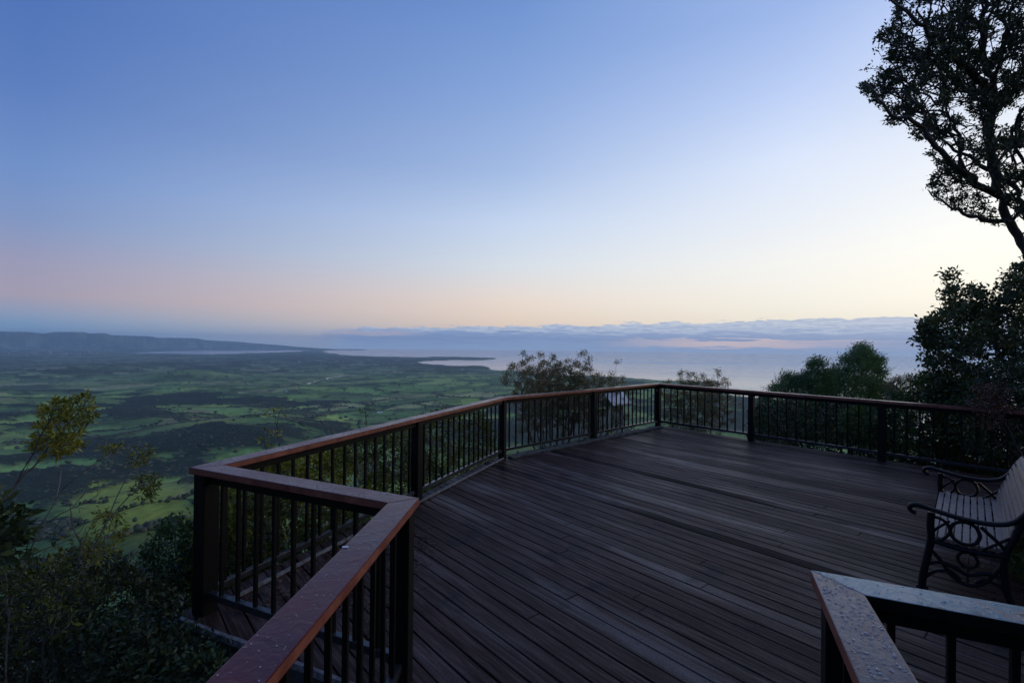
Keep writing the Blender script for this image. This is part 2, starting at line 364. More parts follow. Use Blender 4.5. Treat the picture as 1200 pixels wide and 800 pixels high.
def build_terrain():
    tn = np.concatenate([np.arange(.012, .03, .0004), np.arange(.03, .6, .0014)])
    r = np.concatenate([600/tn, np.geomspace(1000, 1.0, 300)[1:], [.3]])
    az = np.concatenate([np.arange(-57, 57, .1), np.arange(57, 303, 2.5)]); az = np.radians(az); n = len(az); m = len(r)
    A, Rr = np.meshgrid(az, r); x = (np.sin(A)*Rr).ravel(); y = (np.cos(A)*Rr).ravel()
    z = ground_z(x, y); rr = Rr.ravel()
    f = wood_mask(x, y, z)
    th = .5+.5*np.clip(f*34, -1, 1)
    z = z+np.where(rr > 2000, th*(9+8*fbm(x/90, y/90, 60, 2))*(z > -600.5), 0)
    # paddocks
    wx = x+90*(fbm(x/600, y/600, 70, 3)-.5); wy = y+90*(fbm(x/600, y/600, 77, 3)-.5); c, s = math.cos(.5), math.sin(.5)
    cid, ed = voronoi((wx*c+wy*s)/560, (-wx*s+wy*c)/380, 3)
    pal = np.array([(.064, .108, .028), (.080, .128, .030), (.115, .158, .034), (.058, .090, .028), (.128, .168, .038), (.084, .135, .034), (.15, .150, .055), (.048, .078, .022)])
    col = pal[np.clip((cid*len(pal)).astype(int), 0, len(pal)-1)]
    v = fbm(x/150, y/150, 90, 5)[:, None]; col = col*(.6+.8*v)*2.5
    big = fbm(x/1500, y/1500, 95, 3)[:, None]; col = col*(.75+.5*big)
    dry = sstep(.62, .72, fbm(x/260, y/160, 99, 3))[:, None]; col = col*(1-.35*dry)+np.array([.16, .15, .06])*.35*dry
    px, py = pix(x, y, np.full_like(x, -575.0))
    for cx, cy, rx, ry, cc in [(272, 497, 30, 2.6, (.42, .36, .12)), (232, 484, 16, 4, (.26, .22, .10)), (245, 508, 40, 7, (.24, .28, .06)), (150, 610, 70, 50, (.36, .38, .05))]:
        w = np.exp(-(((px-cx)/rx)**2+((py-cy)/ry)**2)**2)[:, None]; col = col*(1-w)+np.array(cc)*w*(.8+.4*v)
    hedge = (ed < .028) & (fbm(x/120, y/120, 33, 3) > .47) & (rr > 900)
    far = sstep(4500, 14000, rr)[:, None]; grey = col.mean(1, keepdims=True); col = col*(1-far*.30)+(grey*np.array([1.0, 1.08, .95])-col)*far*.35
    wood = np.array([.026, .036, .018])*(.65+.8*fbm(x/60, y/60, 66, 3)[:, None])
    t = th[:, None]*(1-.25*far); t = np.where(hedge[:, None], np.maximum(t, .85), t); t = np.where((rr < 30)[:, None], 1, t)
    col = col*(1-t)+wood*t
    sand = ((z > -602.5) & (z < -598.0) & (rr > 5000))[:, None]; col = np.where(sand, col*.5+np.array([.14, .13, .10])*.5, col)
    mud = (rr < 12)[:, None]; col = np.where(mud, np.array([.05, .038, .026])*(.6+.8*fbm(x*3, y*3, 2, 3)[:, None]), col)
    V = np.stack([x, y, z], 1)
    I = np.arange(m*n).reshape(m, n); a = I[:-1]; b = I[1:]
    q = np.stack([a, b, np.roll(b, -1, 1), np.roll(a, -1, 1)], -1).reshape(-1, 4)
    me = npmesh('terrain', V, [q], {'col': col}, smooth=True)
    mt, nt, bs = newmat('paddocks and woodland'); cc = attr(nt, 'col', 'Color')
    v1 = noise(nt, coords(nt), .03, 6, .65); cc = mixc(nt, 1.0, cc, ramp(nt, v1, [(.25, (.6, .6, .6)), (.75, (1.35, 1.35, 1.35))]), 'MULTIPLY')
    nt.links.new(cc, bs.inputs['Base Color']); bs.inputs['Roughness'].default_value = .95; bs.inputs['Specular IOR Level'].default_value = .1
    o = link('terrain', me, mt); tag(o, 'green rolling paddocks and wooded country falling away to the coast', None, None, 'structure')
build_terrain()

# sea --------------------------------------------------------------------
def build_sea():
    az = np.radians(np.concatenate([np.arange(-60, 90, 1.0), np.arange(90, 300, 6)])); r = np.array([200, 3000, 6000, 10000, 16000, 24000, 34000, 42000, 50000.])
    A, Rr = np.meshgrid(az, r); n = len(az); m = len(r); x = (np.sin(A)*Rr).ravel(); y = (np.cos(A)*Rr).ravel()
    I = np.arange(m*n).reshape(m, n); a = I[:-1]; b = I[1:]; q = np.stack([a, np.roll(a, -1, 1), np.roll(b, -1, 1), b], -1).reshape(-1, 4)
    me = npmesh('sea', np.stack([x, y, np.full_like(x, -600.0)], 1), [q])
    mt, nt, bs = newmat('calm sea'); bs.inputs['Base Color'].default_value = (.18, .29, .33, 1); bs.inputs['IOR'].default_value = 1.33
    v = coords(nt, (1, 1, 1), (0, 0, .5)); w = noise(nt, v, .02, 5, .6)
    tcm = N(nt, 'ShaderNodeMapping'); nt.links.new(v, tcm.inputs[0]); tcm.inputs['Scale'].default_value = (.25, 1, 1)
    big = noise(nt, tcm.outputs[0], .0006, 5, .6, .6)
    nt.links.new(mrange(nt, big, .35, .65, .06, .16), bs.inputs['Roughness'])
    bump(nt, w, bs, .15, 2.0)
    tag(link('sea', me, mt), 'pale calm sea reaching the horizon', None, None, 'structure')
build_sea()
def build_lake():
    c = sum(lake)/len(lake); P = [c+(p-c)*1.12 for p in lake]; me = npmesh('lake', [(p[0], p[1], -599.2) for p in P]+[(c[0], c[1], -599.2)], [np.array([(i, (i+1) % len(P), len(P)) for i in range(len(P))])[:, ::1]])
    mt, nt, bs = newmat('ruffled lake water'); bs.inputs['Base Color'].default_value = (.60, .64, .68, 1); bs.inputs['Roughness'].default_value = .12; bs.inputs['IOR'].default_value = 1.33
    tag(link('lake', me, mt), 'pale coastal lake below the far ridge', None, None, 'structure')
build_lake()

# woodland canopies (uncountable) ------------------------------------------
def ico(sub):
    bm = bmesh.new(); bmesh.ops.create_icosphere(bm, subdivisions=sub, radius=1); bm.verts.ensure_lookup_table()
    V = np.array([v.co[:] for v in bm.verts]); Fc = np.array([[v.index for v in f.verts] for f in bm.faces]); bm.free(); return V, Fc
def blob_mesh(name, P, S, sub, rng, tint=None):
    V, Fc = ico(sub); n = len(P); k = len(V)
    d = 1+(rng.random((n, k, 1))-.5)*.55
    X = V[None]*d*S[:, None, :]+P[:, None, :]
    Fa = (Fc[None]+(np.arange(n)*k)[:, None, None]).reshape(-1, 3)
    t = np.repeat(rng.random(n) if tint is None else tint, k)+(rng.random(n*k)-.5)*.25
    return npmesh(name, X.reshape(-1, 3), [Fa], {'tint': np.clip(t, 0, 1)})
MAT['canopy'] = foliage_mat('distant gum canopy', [(0, (.02, .028, .015)), (.4, (.05, .063, .028)), (.75, (.115, .115, .05)), (1, (.20, .165, .10))], .0, .9)
def build_woods():
    rng = np.random.default_rng(5); P = []; S = []
    for r0, r1, sp, hh in ((70, 1000, 11, 8), (1000, 2600, 13, 8.5), (2600, 5200, 25, 10)):
        g = np.arange(-r1, r1, sp); X, Y = np.meshgrid(g, g[g > 0]); x = X.ravel()+rng.uniform(-.5, .5, X.size)*sp; y = Y.ravel()+rng.uniform(-.5, .5, X.size)*sp
        r = np.hypot(x, y); az = np.degrees(np.arctan2(x, y)); k = (r > r0) & (r < r1) & (np.abs(az) < 54)
        if r0 > 2000: k &= az < 35
        x, y = x[k], y[k]; z = ground_z(x, y); f = wood_mask(x, y, z)
        wx = x+90*(fbm(x/600, y/600, 70, 3)-.5); wy = y+90*(fbm(x/600, y/600, 77, 3)-.5); c, s = math.cos(.5), math.sin(.5)
        cid, ed = voronoi((wx*c+wy*s)/560, (-wx*s+wy*c)/380, 3)
        hedge = (ed < .022) & (fbm(x/120, y/120, 33, 3) > .47)
        k = ((f > .0) | (hedge & (rng.random(len(x)) < .6)) | (rng.random(len(x)) < .0025)) & (z > -598)
        x, y, z = x[k], y[k], z[k]; n = len(x); h = hh*rng.uniform(.6, 1.35, n)
        P.append(np.stack([x, y, z+h*.55], 1)); S.append(np.stack([h*rng.uniform(.6, .95, n)*(sp/15 if sp > 20 else 1), h*rng.uniform(.6, .95, n), h*rng.uniform(.6, .9, n)], 1))
    P = np.concatenate(P); S = np.concatenate(S); print('wood clumps', len(P))
    r = np.hypot(P[:, 0], P[:, 1]); nr = r < 2600
    tn = np.clip(fbm(P[:, 0]/150, P[:, 1]/150, 12, 3)*1.2-.1+rng.normal(0, .16, len(P)), 0, 1)
    a = blob_mesh('woodland', P[nr], S[nr], 2, rng, tn[nr]); tag(link('woodland', a, MAT['canopy']), 'dark gum woodland covering the lower slopes', None, None, 'stuff')
    b = blob_mesh('distant_woodland', P[~nr], S[~nr], 1, rng, tn[~nr]); tag(link('distant_woodland', b, MAT['canopy']), 'far woodland patches between the paddocks', None, None, 'stuff')
build_woods()

# ------------------------------------------------------------------ growing plants
def dome_leaf(n, rng, pos, dirs, L, Wd, tint, droop=.25):
    """n folded leaf blades; returns V, F(tris), tint"""
    d = dirs/np.linalg.norm(dirs, axis=1, keepdims=True)
    rnd = rng.normal(size=(n, 3)); s = np.cross(d, rnd); s /= np.maximum(np.linalg.norm(s, axis=1, keepdims=True), 1e-6); nn = np.cross(d, s)
    L = L[:, None]; Wd = Wd[:, None]
    base = pos; tip = pos+d*L-np.array([0, 0, 1])*L*droop*rng.random((n, 1)); mid = pos+d*L*.5-nn*Wd*.25
    a = mid+s*Wd*.5+nn*Wd*.25; b = mid-s*Wd*.5+nn*Wd*.25
    V = np.stack([base, a, tip, b], 1).reshape(-1, 3); i = np.arange(n)*4
    return V, np.concatenate([np.stack([i, i+1, i+2], 1), np.stack([i, i+2, i+3], 1)]), np.repeat(tint, 4)
def skeleton(guides, pts, rng, bf=.25, step=.14, wob=.02):
    """guides: list of (polyline, base radius, tip radius, parent guide index or None). Joins pts by a balanced spanning tree."""
    pos = []; par = []; plen = []; rmin = []
    for pl, r0, r1, pg in guides:
        pl = np.array(pl, float); seg = np.linalg.norm(np.diff(pl, axis=0), axis=1); cum = np.concatenate([[0], np.cumsum(seg)]); k = max(2, int(cum[-1]/step)+1)
        t = np.linspace(0, cum[-1], k); P = np.stack([np.interp(t, cum, pl[:, i]) for i in range(3)], 1)
        P[1:-1] = (P[:-2]+2*P[1:-1]+P[2:])/4; P[1:] += rng.normal(0, wob*.6, (k-1, 3))
        if pos and pg is not None:
            q = int(np.argmin(np.linalg.norm(np.array(pos)-P[0], axis=1)))
        else: q = -1
        for j in range(k):
            if j == 0 and q >= 0: prev = q; continue
            pos.append(P[j]); par.append(q if (j == 0 or (j == 1 and q >= 0)) else len(pos)-2)
            pp = par[-1]; plen.append(0 if pp < 0 else plen[pp]+np.linalg.norm(P[j]-pos[pp])); rmin.append(r0+(r1-r0)*j/(k-1))
    cap = len(pos)+len(pts)*14+10; A = np.zeros((cap, 3)); Lp = np.zeros(cap); n = len(pos); A[:n] = pos; Lp[:n] = plen
    par += [0]*(cap-n); rmin += [0]*(cap-n); tips = []
    d0 = np.min(np.linalg.norm(pts[:, None]-A[None, :n:max(1, n//60)], axis=2), axis=1); 
    for p in pts[np.argsort(d0)]:
        d = np.linalg.norm(A[:n]-p, axis=1); q = int(np.argmin(d+bf*Lp[:n])); L = d[q]; k = max(1, min(12, int(L/step)))
        a = A[q].copy(); side = rng.normal(0, 1, 3)*L*.10; side[2] -= L*.06; last = q
        for j in range(1, k+1):
            t = j/k; c = a+(p-a)*t+side*math.sin(math.pi*t)+(rng.normal(0, wob, 3) if j < k else 0)
            A[n] = c; Lp[n] = Lp[last]+np.linalg.norm(c-A[last]); par[n] = last; last = n; n += 1
        tips.append(last)
    return A[:n], np.array(par[:n]), np.array(rmin[:n]), np.array(tips)
def limbs_mesh(name, A, par, rmin, rtip, expo):
    n = len(A); cnt = np.ones(n); 
    for i in range(n-1, 0, -1):
        if par[i] >= 0: cnt[par[i]] += cnt[i]
    rad = np.maximum(rtip*cnt**expo, rmin); big = np.full(n, -1); bc = np.zeros(n)
    for i in range(n):
        p = par[i]
        if p >= 0 and cnt[i] > bc[p]: bc[p] = cnt[i]; big[p] = i
    V = []; Fc = []; off = 0
    dirn = np.zeros((n, 3)); ok = par >= 0; dirn[ok] = A[ok]-A[par[ok]]; dirn /= np.maximum(np.linalg.norm(dirn, axis=1, keepdims=True), 1e-6); dirn[~ok] = (0, 0, 1)
    out = []
    for k, sel in ((3, rad < rtip*4.5), (7, rad >= rtip*4.5)):
        idx = np.where(sel & ok)[0]
        if not len(idx): continue
        p = par[idx]; main = (big[p] == idx)
        r1 = rad[idx]; r0 = np.where(main, rad[p], np.minimum(rad[p], r1*1.2)); d1 = dirn[idx]; d0 = np.where(main[:, None], dirn[p], d1)
        def ring(c, d, r):
            ref = np.where(np.abs(d[:, 2:3]) < .8, np.array([[0, 0, 1.]]), np.array([[1., 0, 0]]))
            ref = np.tile(np.array([[.31, .17, .93]]), (len(d), 1)); bad = np.abs((d*ref).sum(1)) > .93; ref[bad] = (1, 0, 0)
            a = np.cross(d, ref); a /= np.linalg.norm(a, axis=1, keepdims=True); b = np.cross(d, a)
            th = np.arange(k)*2*math.pi/k
            return c[:, None]+(a[:, None]*np.cos(th)[None, :, None]+b[:, None]*np.sin(th)[None, :, None])*r[:, None, None]
        R0 = ring(A[p], d0, r0); R1 = ring(A[idx], d1, r1); m = len(idx)
        V.append(np.concatenate([R0, R1], 1).reshape(-1, 3)); j = np.arange(k); jn = (j+1) % k
        q = np.stack([j, jn, jn+k, j+k], 1)[None]+(np.arange(m)*2*k)[:, None, None]+off
        Fc.append(q.reshape(-1, 4)); off += m*2*k
    return npmesh(name, np.concatenate(V), [np.concatenate(Fc)], smooth=True), cnt, dirn
def plant(name, label, cat, guides, pts, leafL, leafW, nleaf, matL, matB, seed=1, group=None, rtip=.0025, expo=.43, bf=.25, step=.14, wob=.02, up=.4, spread=.03, bias=(0, 0, 0),
          parts=('crown', 'trunk'), tmean=.45, leaf_on=3, kind=None, pos=None, droop=.25):
    rng = np.random.default_rng(seed); pts = np.asarray(pts); base = np.array(guides[0][0][0], float)
    A, par, rmin, tips = skeleton(guides, pts, rng, bf, step, wob)
    me, cnt, dirn = limbs_mesh(parts[1], A-base, par, rmin, rtip, expo)
    root = empty(name, tuple(base)); tag(root, label, cat, group, kind)
    link(parts[1], me, matB, root)
    cand = np.where((cnt <= leaf_on) & (rmin == 0))[0] if leaf_on else tips
    k = rng.choice(cand, int(nleaf)); P = A[k]-base+rng.normal(0, spread, (len(k), 3))*np.array([1, 1, .8])
    d = dirn[k]*.8+rng.normal(0, .75, (len(k), 3)); d[:, 2] += up; d += np.array(bias)
    L = leafL*rng.uniform(.6, 1.25, len(k)); Wd = leafW*rng.uniform(.7, 1.2, len(k))
    cl = fbm(A[k, 0]*2.3, A[k, 2]*2.3+A[k, 1], seed, 2); t = np.clip(tmean+(cl-.5)*.9+rng.normal(0, .16, len(k)), 0, 1)
    V, Fc, tt = dome_leaf(len(k), rng, P, d, L, Wd, t, droop)
    link(parts[0], npmesh(parts[0], V, [Fc], {'tint': tt}), matL, root)
    return root
def inpoly(poly, n, rng, d0, d1, fn=None):
    """points through the depth of a crown whose outline in the picture is poly"""
    poly = np.array(poly, float); out = []; lo = poly.min(0); hi = poly.max(0)
    while len(out) < n:
        q = lo+(hi-lo)*rng.random((n*2, 2)); k = sdist(poly, q[:, 0], q[:, 1])
        edge = 6+rng.random(len(q))*10
        for (a, b), s in zip(q, k):
            if s > 0 and (fn is None or fn(a, b, rng)): 
                t = rng.random(); e0 = d0(a) if callable(d0) else d0; e1 = d1(a) if callable(d1) else d1; dm = (e0+e1)/2; hw = (e1-e0)/2*min(1, .35+s/60)
                out.append(W(a, b, dm+(t*2-1)*hw))
            if len(out) >= n: break
    return np.array(out)
def ellipsoid(c, r, n, rng, low=-1):
    out = []
    while len(out) < n:
        v = rng.uniform(-1, 1, 3)
        if v@v < 1 and v[2] > low and (v@v > .12): out.append(np.array(c)+v*np.array(r))
    return np.array(out)

def wl(pts): return [W(*p) for p in pts]
# --- big tree leaning over the deck, upper right
def holes(a, b, rng):
    v = vn(np.array([a/13.]), np.array([b/13.]), 3)[0]; return v > .46 or rng.random() < .08
outline = [(1038, -4), (1052, 12), (1030, 38), (1027, 58), (1040, 78), (1016, 80), (998, 84), (1010, 102), (1024, 118), (1040, 128), (1042, 146), (1066, 150), (1082, 170), (1100, 192), (1112, 206), (1150, 236), (1165, 222),
           (1180, 240), (1208, 270), (1260, 275), (1300, 200), (1300, -40), (1260, -90), (1120, -80), (1060, -40)]
spray = [(1084, 222), (1098, 200), (1112, 204), (1160, 236), (1178, 262), (1160, 262), (1120, 246), (1098, 238)]
rng = np.random.default_rng(3)
pts = np.concatenate([inpoly(outline, 8200, rng, 6.7, 8.5, holes), inpoly(spray, 150, rng, 7.2, 7.9)])
tb = np.array([9.3, 7.9, 0]); tb[2] = ground_z(np.array([9.3]), np.array([7.9]))[0]-.2
guides = [([tb, (9.0, 7.8, .6), W(1222, 322, 7.7), W(1200, 290, 7.6), W(1183, 258, 7.6), W(1168, 228, 7.6)], .09, .055, None),
          ([W(1168, 228, 7.6), W(1164, 200, 7.7), W(1160, 160, 7.8), W(1166, 110, 7.9), W(1150, 50, 8.0), W(1160, -60, 8.2)], .065, .03, 0),
          ([W(1168, 228, 7.6), W(1135, 207, 7.4), W(1108, 184, 7.2), W(1078, 150, 7.0), W(1040, 128, 6.8), W(1012, 96, 6.6)], .055, .014, 0),
          ([W(1183, 258, 7.6), W(1150, 259, 7.5), W(1115, 243, 7.4), W(1088, 224, 7.3)], .040, .010, 0),
          ([W(1210, 305, 7.65), W(1204, 250, 8.3), W(1190, 218, 8.4), W(1160, 200, 8.5), W(1125, 178, 8.4), W(1090, 150, 8.3)], .06, .016, 0),
          ([W(1166, 110, 7.9), W(1146, 92, 7.6), W(1118, 66, 7.3), W(1100, 46, 7.1), W(1072, 26, 6.9), W(1040, -2, 6.8)], .075, .016, 0),
          ([W(1204, 250, 8.3), W(1240, 180, 8.6), W(1280, 100, 8.8), W(1320, 0, 9)], .09, .03, 4)]
plant('overhanging_tree', 'large dark spreading tree leaning in over the deck with winding bare lower limbs', 'tree', guides, pts, .056, .026, 60000, MAT['leaf_dark'], MAT['bark_dark'], 3,
      rtip=.0046, expo=.29, bf=.3, step=.12, wob=.03, spread=.032, leaf_on=2, tmean=.35)
print('tree done')

# --- dense shrubs and small trees to the right, behind the railing
def gz(x, y): return float(ground_z(np.array([float(x)]), np.array([float(y)]))[0])
def stem(base, top, r0=.05, r1=.02, lean=.3):
    b = np.array(base, float); t = np.array(top, float); m = (b+t)/2+np.array([lean*.3, 0, 0]); return [b, m, t]
def shrub(name, label, cat, outline, d0, d1, n, nleaf, L, Wd, mL, mB, seed, group=None, extra=(), holesfn=None, base=None, r0=.05, **kw):
    rng = np.random.default_rng(seed); pts = inpoly(outline, n, rng, d0, d1, holesfn)
    for o2, a, b, k in extra: pts = np.concatenate([pts, inpoly(o2, k, rng, a, b)])
    c = pts.mean(0)
    if base is None: base = (c[0]+.1, c[1]+.1)
    bz = gz(*base)-.1; b = np.array([base[0], base[1], bz]); top = c.copy(); top[2] = max(c[2], bz+.6)
    g = [(stem(b, top), r0, r0*.4, None)]
    hi = pts[np.argsort(pts[:, 2])[-max(4, n//12):]]; lo, hi_ = hi[np.argmin(hi[:, 0])], hi[np.argmax(hi[:, 0])]
    g += [([b+(top-b)*.35, (b+lo)/2+np.array([0, 0, .2]), c+(lo-c)*.7], r0*.5, r0*.15, 0), ([b+(top-b)*.5, (b+hi_)/2+np.array([0, 0, .2]), c+(hi_-c)*.7], r0*.5, r0*.15, 0)]
    return plant(name, label, cat, g, pts, L, Wd, nleaf, mL, mB, seed, group, **kw)
shrub('dense_shrub', 'tall dense dark shrub rising over the right end of the railing', 'shrub',
      [(1084, 400), (1074, 402), (1082, 378), (1100, 372), (1112, 350), (1108, 322), (1120, 320), (1124, 352), (1140, 336), (1152, 345), (1168, 350), (1185, 318), (1204, 300), (1300, 290), (1330, 600), (1130, 560), (1100, 520), (1090, 470), (1094, 440)],
      8.0, 10.5, 2800, 62000, .085, .045, MAT['leaf_dark'], MAT['bark_dark'], 21, base=(9.2, 7.4), r0=.09, spread=.07, tmean=.6, leaf_on=3, expo=.34)
shrub('dense_shrub', 'green leafy bush pressed against the railing beside the windswept trees', 'shrub',
      [(1062, 452), (1080, 440), (1110, 435), (1150, 440), (1170, 560), (1110, 556), (1040, 540), (1000, 520), (985, 490), (1010, 474), (1040, 470)],
      8.6, 10.4, 1000, 17000, .07, .036, MAT['leaf_green'], MAT['bark_dark'], 22, base=(7.6, 8.5), r0=.05, spread=.05, tmean=.35)
shrub('windswept_tree', 'tallest windswept tree with soft dark foliage leaning right beyond the railing', 'tree',
      [(968, 446), (978, 430), (984, 428), (990, 414), (1000, 411), (1010, 403), (1016, 410), (1024, 410), (1024, 418), (1036, 424), (1028, 432), (1038, 440), (1030, 444), (1044, 452), (1034, 470), (1025, 520), (960, 520), (950, 480), (962, 450)],
      12.6, 15.0, 1000, 38000, .12, .017, MAT['leaf_wind'], MAT['bark_dark'], 23, base=(9.6, 14.2), r0=.11, spread=.08, tmean=.4, up=1.1, bias=(1.0, 0, .2))
shrub('windswept_tree', 'lower windswept tree left of the tallest one with a stepped crown', 'tree',
      [(900, 462), (908, 450), (914, 452), (918, 440), (928, 438), (932, 446), (942, 440), (948, 428), (958, 421), (968, 426), (964, 434), (974, 436), (972, 450), (978, 500), (940, 520), (890, 520), (886, 500), (890, 470)],
      11.6, 13.6, 800, 26000, .12, .017, MAT['leaf_wind'], MAT['bark_dark'], 24, base=(7.4, 12.9), r0=.09, spread=.08, tmean=.4, up=1.1, bias=(1.0, 0, .2))
shrub('wispy_bush', 'low wispy olive bush between the windswept trees and the dense shrub', 'bush',
      [(1040, 470), (1040, 450), (1052, 442), (1066, 440), (1082, 448), (1086, 470), (1070, 500), (1044, 500)],
      11.0, 12.4, 420, 6500, .07, .018, MAT['leaf_seed'], MAT['bark_dark'], 25, base=(9.3, 11.8), r0=.04, spread=.05, tmean=.3)
shrub('hedge_bush', 'dark bush low behind the railing under the windswept trees', 'bush',
      [(884, 480), (900, 472), (960, 470), (1030, 480), (1060, 500), (1120, 530), (1120, 575), (1040, 560), (960, 548), (900, 532), (876, 512)],
      9.6, 11.4, 1000, 16000, .07, .03, MAT['leaf_dark'], MAT['bark_dark'], 26, base=(7.1, 10.2), r0=.04, spread=.05, tmean=.45)
shrub('leaning_shrub', 'dark shrub crowding the right end of the railing below the tall shrub', 'shrub',
      [(1150, 440), (1210, 400), (1330, 380), (1360, 640), (1210, 560), (1165, 540), (1130, 520), (1128, 470)],
      6.9, 8.2, 900, 15000, .07, .035, MAT['leaf_dark'], MAT['bark_dark'], 27, base=(8.3, 6.6), r0=.05, spread=.06, tmean=.3)
shrub('dead_foliage', 'clump of dead reddish brown leaves hanging in the shrubs above the railing end', 'dead branch',
      [(1138, 470), (1150, 452), (1170, 448), (1188, 470), (1180, 500), (1150, 500)], 6.6, 7.2, 90, 900, .06, .02, MAT['leaf_dead'], MAT['bark_dark'], 29, base=(8.0, 6.9), r0=.01, spread=.04, tmean=.6)
shrub('bench_shrub', 'dark green shrub growing against the back of the bench', 'shrub',
      [(1194, 640), (1196, 610), (1206, 600), (1260, 560), (1420, 480), (1460, 800), (1260, 760), (1200, 700), (1184, 650)],
      3.5, 5.0, 1100, 20000, .055, .03, MAT['leaf_green'], MAT['bark_dark'], 28, base=(5.8, 3.6), r0=.04, spread=.04, tmean=.2)

# unseen foliage added behind and beside the lookout to block sky light
def shade_foliage():
    rng = np.random.default_rng(404); P = []
    for c, r, n in (((-5.2, -4.5, 3.2), (3.6, 3.4, 4.2), 7000), ((5.5, -5.0, 3.6), (4.2, 3.6, 4.6), 8000), ((.2, -8.5, 3.6), (4.5, 2.6, 5.0), 7000), ((10.2, .8, 2.2), (3.8, 3.6, 3.6), 6000), ((7.4, 1.6, 1.2), (1.6, 2.4, 2.2), 5000), ((-9, 1.0, -2.0), (3.4, 3.6, 3.6), 4000)):
        v = rng.normal(size=(n, 3)); v /= np.linalg.norm(v, axis=1, keepdims=True); v *= (.55+.45*rng.random((n, 1))); P.append(np.array(c)+v*np.array(r))
    P = np.concatenate(P); n = len(P); L = rng.uniform(.14, .3, n)
    V, Fc, t = dome_leaf(n, rng, P, rng.normal(0, 1, (n, 3))+np.array([0, 0, .3]), L, L*.55, rng.random(n)*.7)
    tag(link('shade_foliage', npmesh('shade_foliage', V, [Fc], {'tint': t}), MAT['leaf_dark']), 'unseen dark leaf mass added around the lookout to darken it', None, None, 'stuff')
shade_foliage()

# --- sparse flowering shrubs beyond the middle rails
def sparse(label, px0, px1, top, d, n, seed, nst=9, group='sparse shrubs beyond the railing'):
    rng = np.random.default_rng(seed); cx = (px0+px1)/2; b = W(cx, 520, d); bz = gz(b[0], b[1]); b = np.array([b[0], b[1], bz]); g = []; P = []
    for k in range(nst):
        a = px0+(px1-px0)*(k+.5)/nst+rng.normal(0, 4); u = abs((a-cx)/(px1-px0)*2); tp = W(a, top+u*22*rng.random()+rng.random()*14, d+rng.normal(0, .35))
        m = b+(tp-b)*.5+np.array([(tp-b)[0]*.15, 0, -.05])
        g.append(([b+rng.normal(0, .05, 3)*np.array([1, 1, 0]), m, tp], .016, .004, None))
        for q in range(n):
            t = .55+.45*rng.random()**.7; c = m+(tp-m)*(t*2-1) if t > .5 else m; P.append(c+rng.normal(0, .15, 3))
    g[0] = (g[0][0], .03, .005, None)
    return plant('sparse_shrub', label, 'shrub', g, np.array(P), .05, .018, nst*n*40, MAT['leaf_seed'], MAT['bark_grey'], seed, group, rtip=.0028, expo=.36, bf=.15, step=.1, wob=.01, spread=.045, up=.9, parts=('foliage', 'stem'), tmean=.62, leaf_on=1)
sparse('tallest sparse shrub with olive seed heads above the middle rail', 604, 692, 421, 10.6, 44, 31, 17)
sparse('lower sparse shrub with few olive heads right of the tallest, before the sign', 674, 732, 429, 11.4, 26, 32, 9)
sparse('small sparse round shrub just beyond the far corner post', 776, 852, 433, 12.8, 46, 33, 12)

# --- yellow green hedge below the long left railing
def raild(a):                                          # distance of the long left rail seen at picture column a
    k = (a-600)/F; d = P1-P0; t = (k*P0[1]-P0[0])/(d[0]-k*d[1]); return P0[1]+d[1]*t
outs = [([(255, 560), (300, 545), (350, 530), (400, 516), (440, 508), (470, 512), (500, 530), (520, 560), (500, 620), (420, 660), (300, 720), (230, 720), (235, 620)], lambda a: raild(min(a, 520))+.45, lambda a: raild(min(a, 520))+2.3, (-2.6, 6.3), 'leafy yellow green bush filling the gaps of the long left railing', 1900, 34000, 41),
        ([(470, 500), (520, 478), (560, 480), (575, 500), (590, 560), (560, 585), (500, 600), (470, 580)], 8.0, 10.0, (-.95, 8.9), 'olive bush beyond the long left railing near its angle', 800, 12000, 42)]
for o, a, b, base, lab, n, nl, s in outs:
    shrub('railing_bush', lab, 'bush', o, a, b, n, nl, .055, .028, MAT['leaf_yellow'], MAT['bark_grey'], s, None, base=base, r0=.02, spread=.05, tmean=.28, rtip=.0015)
# shoots poking above the left handrail
for k, (px, top, d, lab) in enumerate([(325, 482, 6.2, 'thin leafy shoot with two tufts rising above the left handrail'), (311, 516, 5.6, 'short yellow shoot just above the left handrail'), (428, 482, 7.2, 'bushy yellow green shoot above the middle of the left handrail')]):
    rng = np.random.default_rng(50+k); b = W(px+4, 640, d); b[2] = gz(b[0], b[1]); tp = W(px, top, d); P = np.concatenate([tp+rng.normal(0, .05, (14, 3)), tp+np.array([0, 0, -.3])+rng.normal(0, .05, (10, 3))])
    plant('leafy_shoot', lab, 'plant', [([b, (b+tp)/2+np.array([.05, 0, 0]), tp], .012, .004, None)], P, .045, .016, 90, MAT['leaf_yellow'], MAT['bark_grey'], 60+k, 'shoots above the left handrail', parts=('foliage', 'stem'), spread=.012, leaf_on=2, rtip=.002)

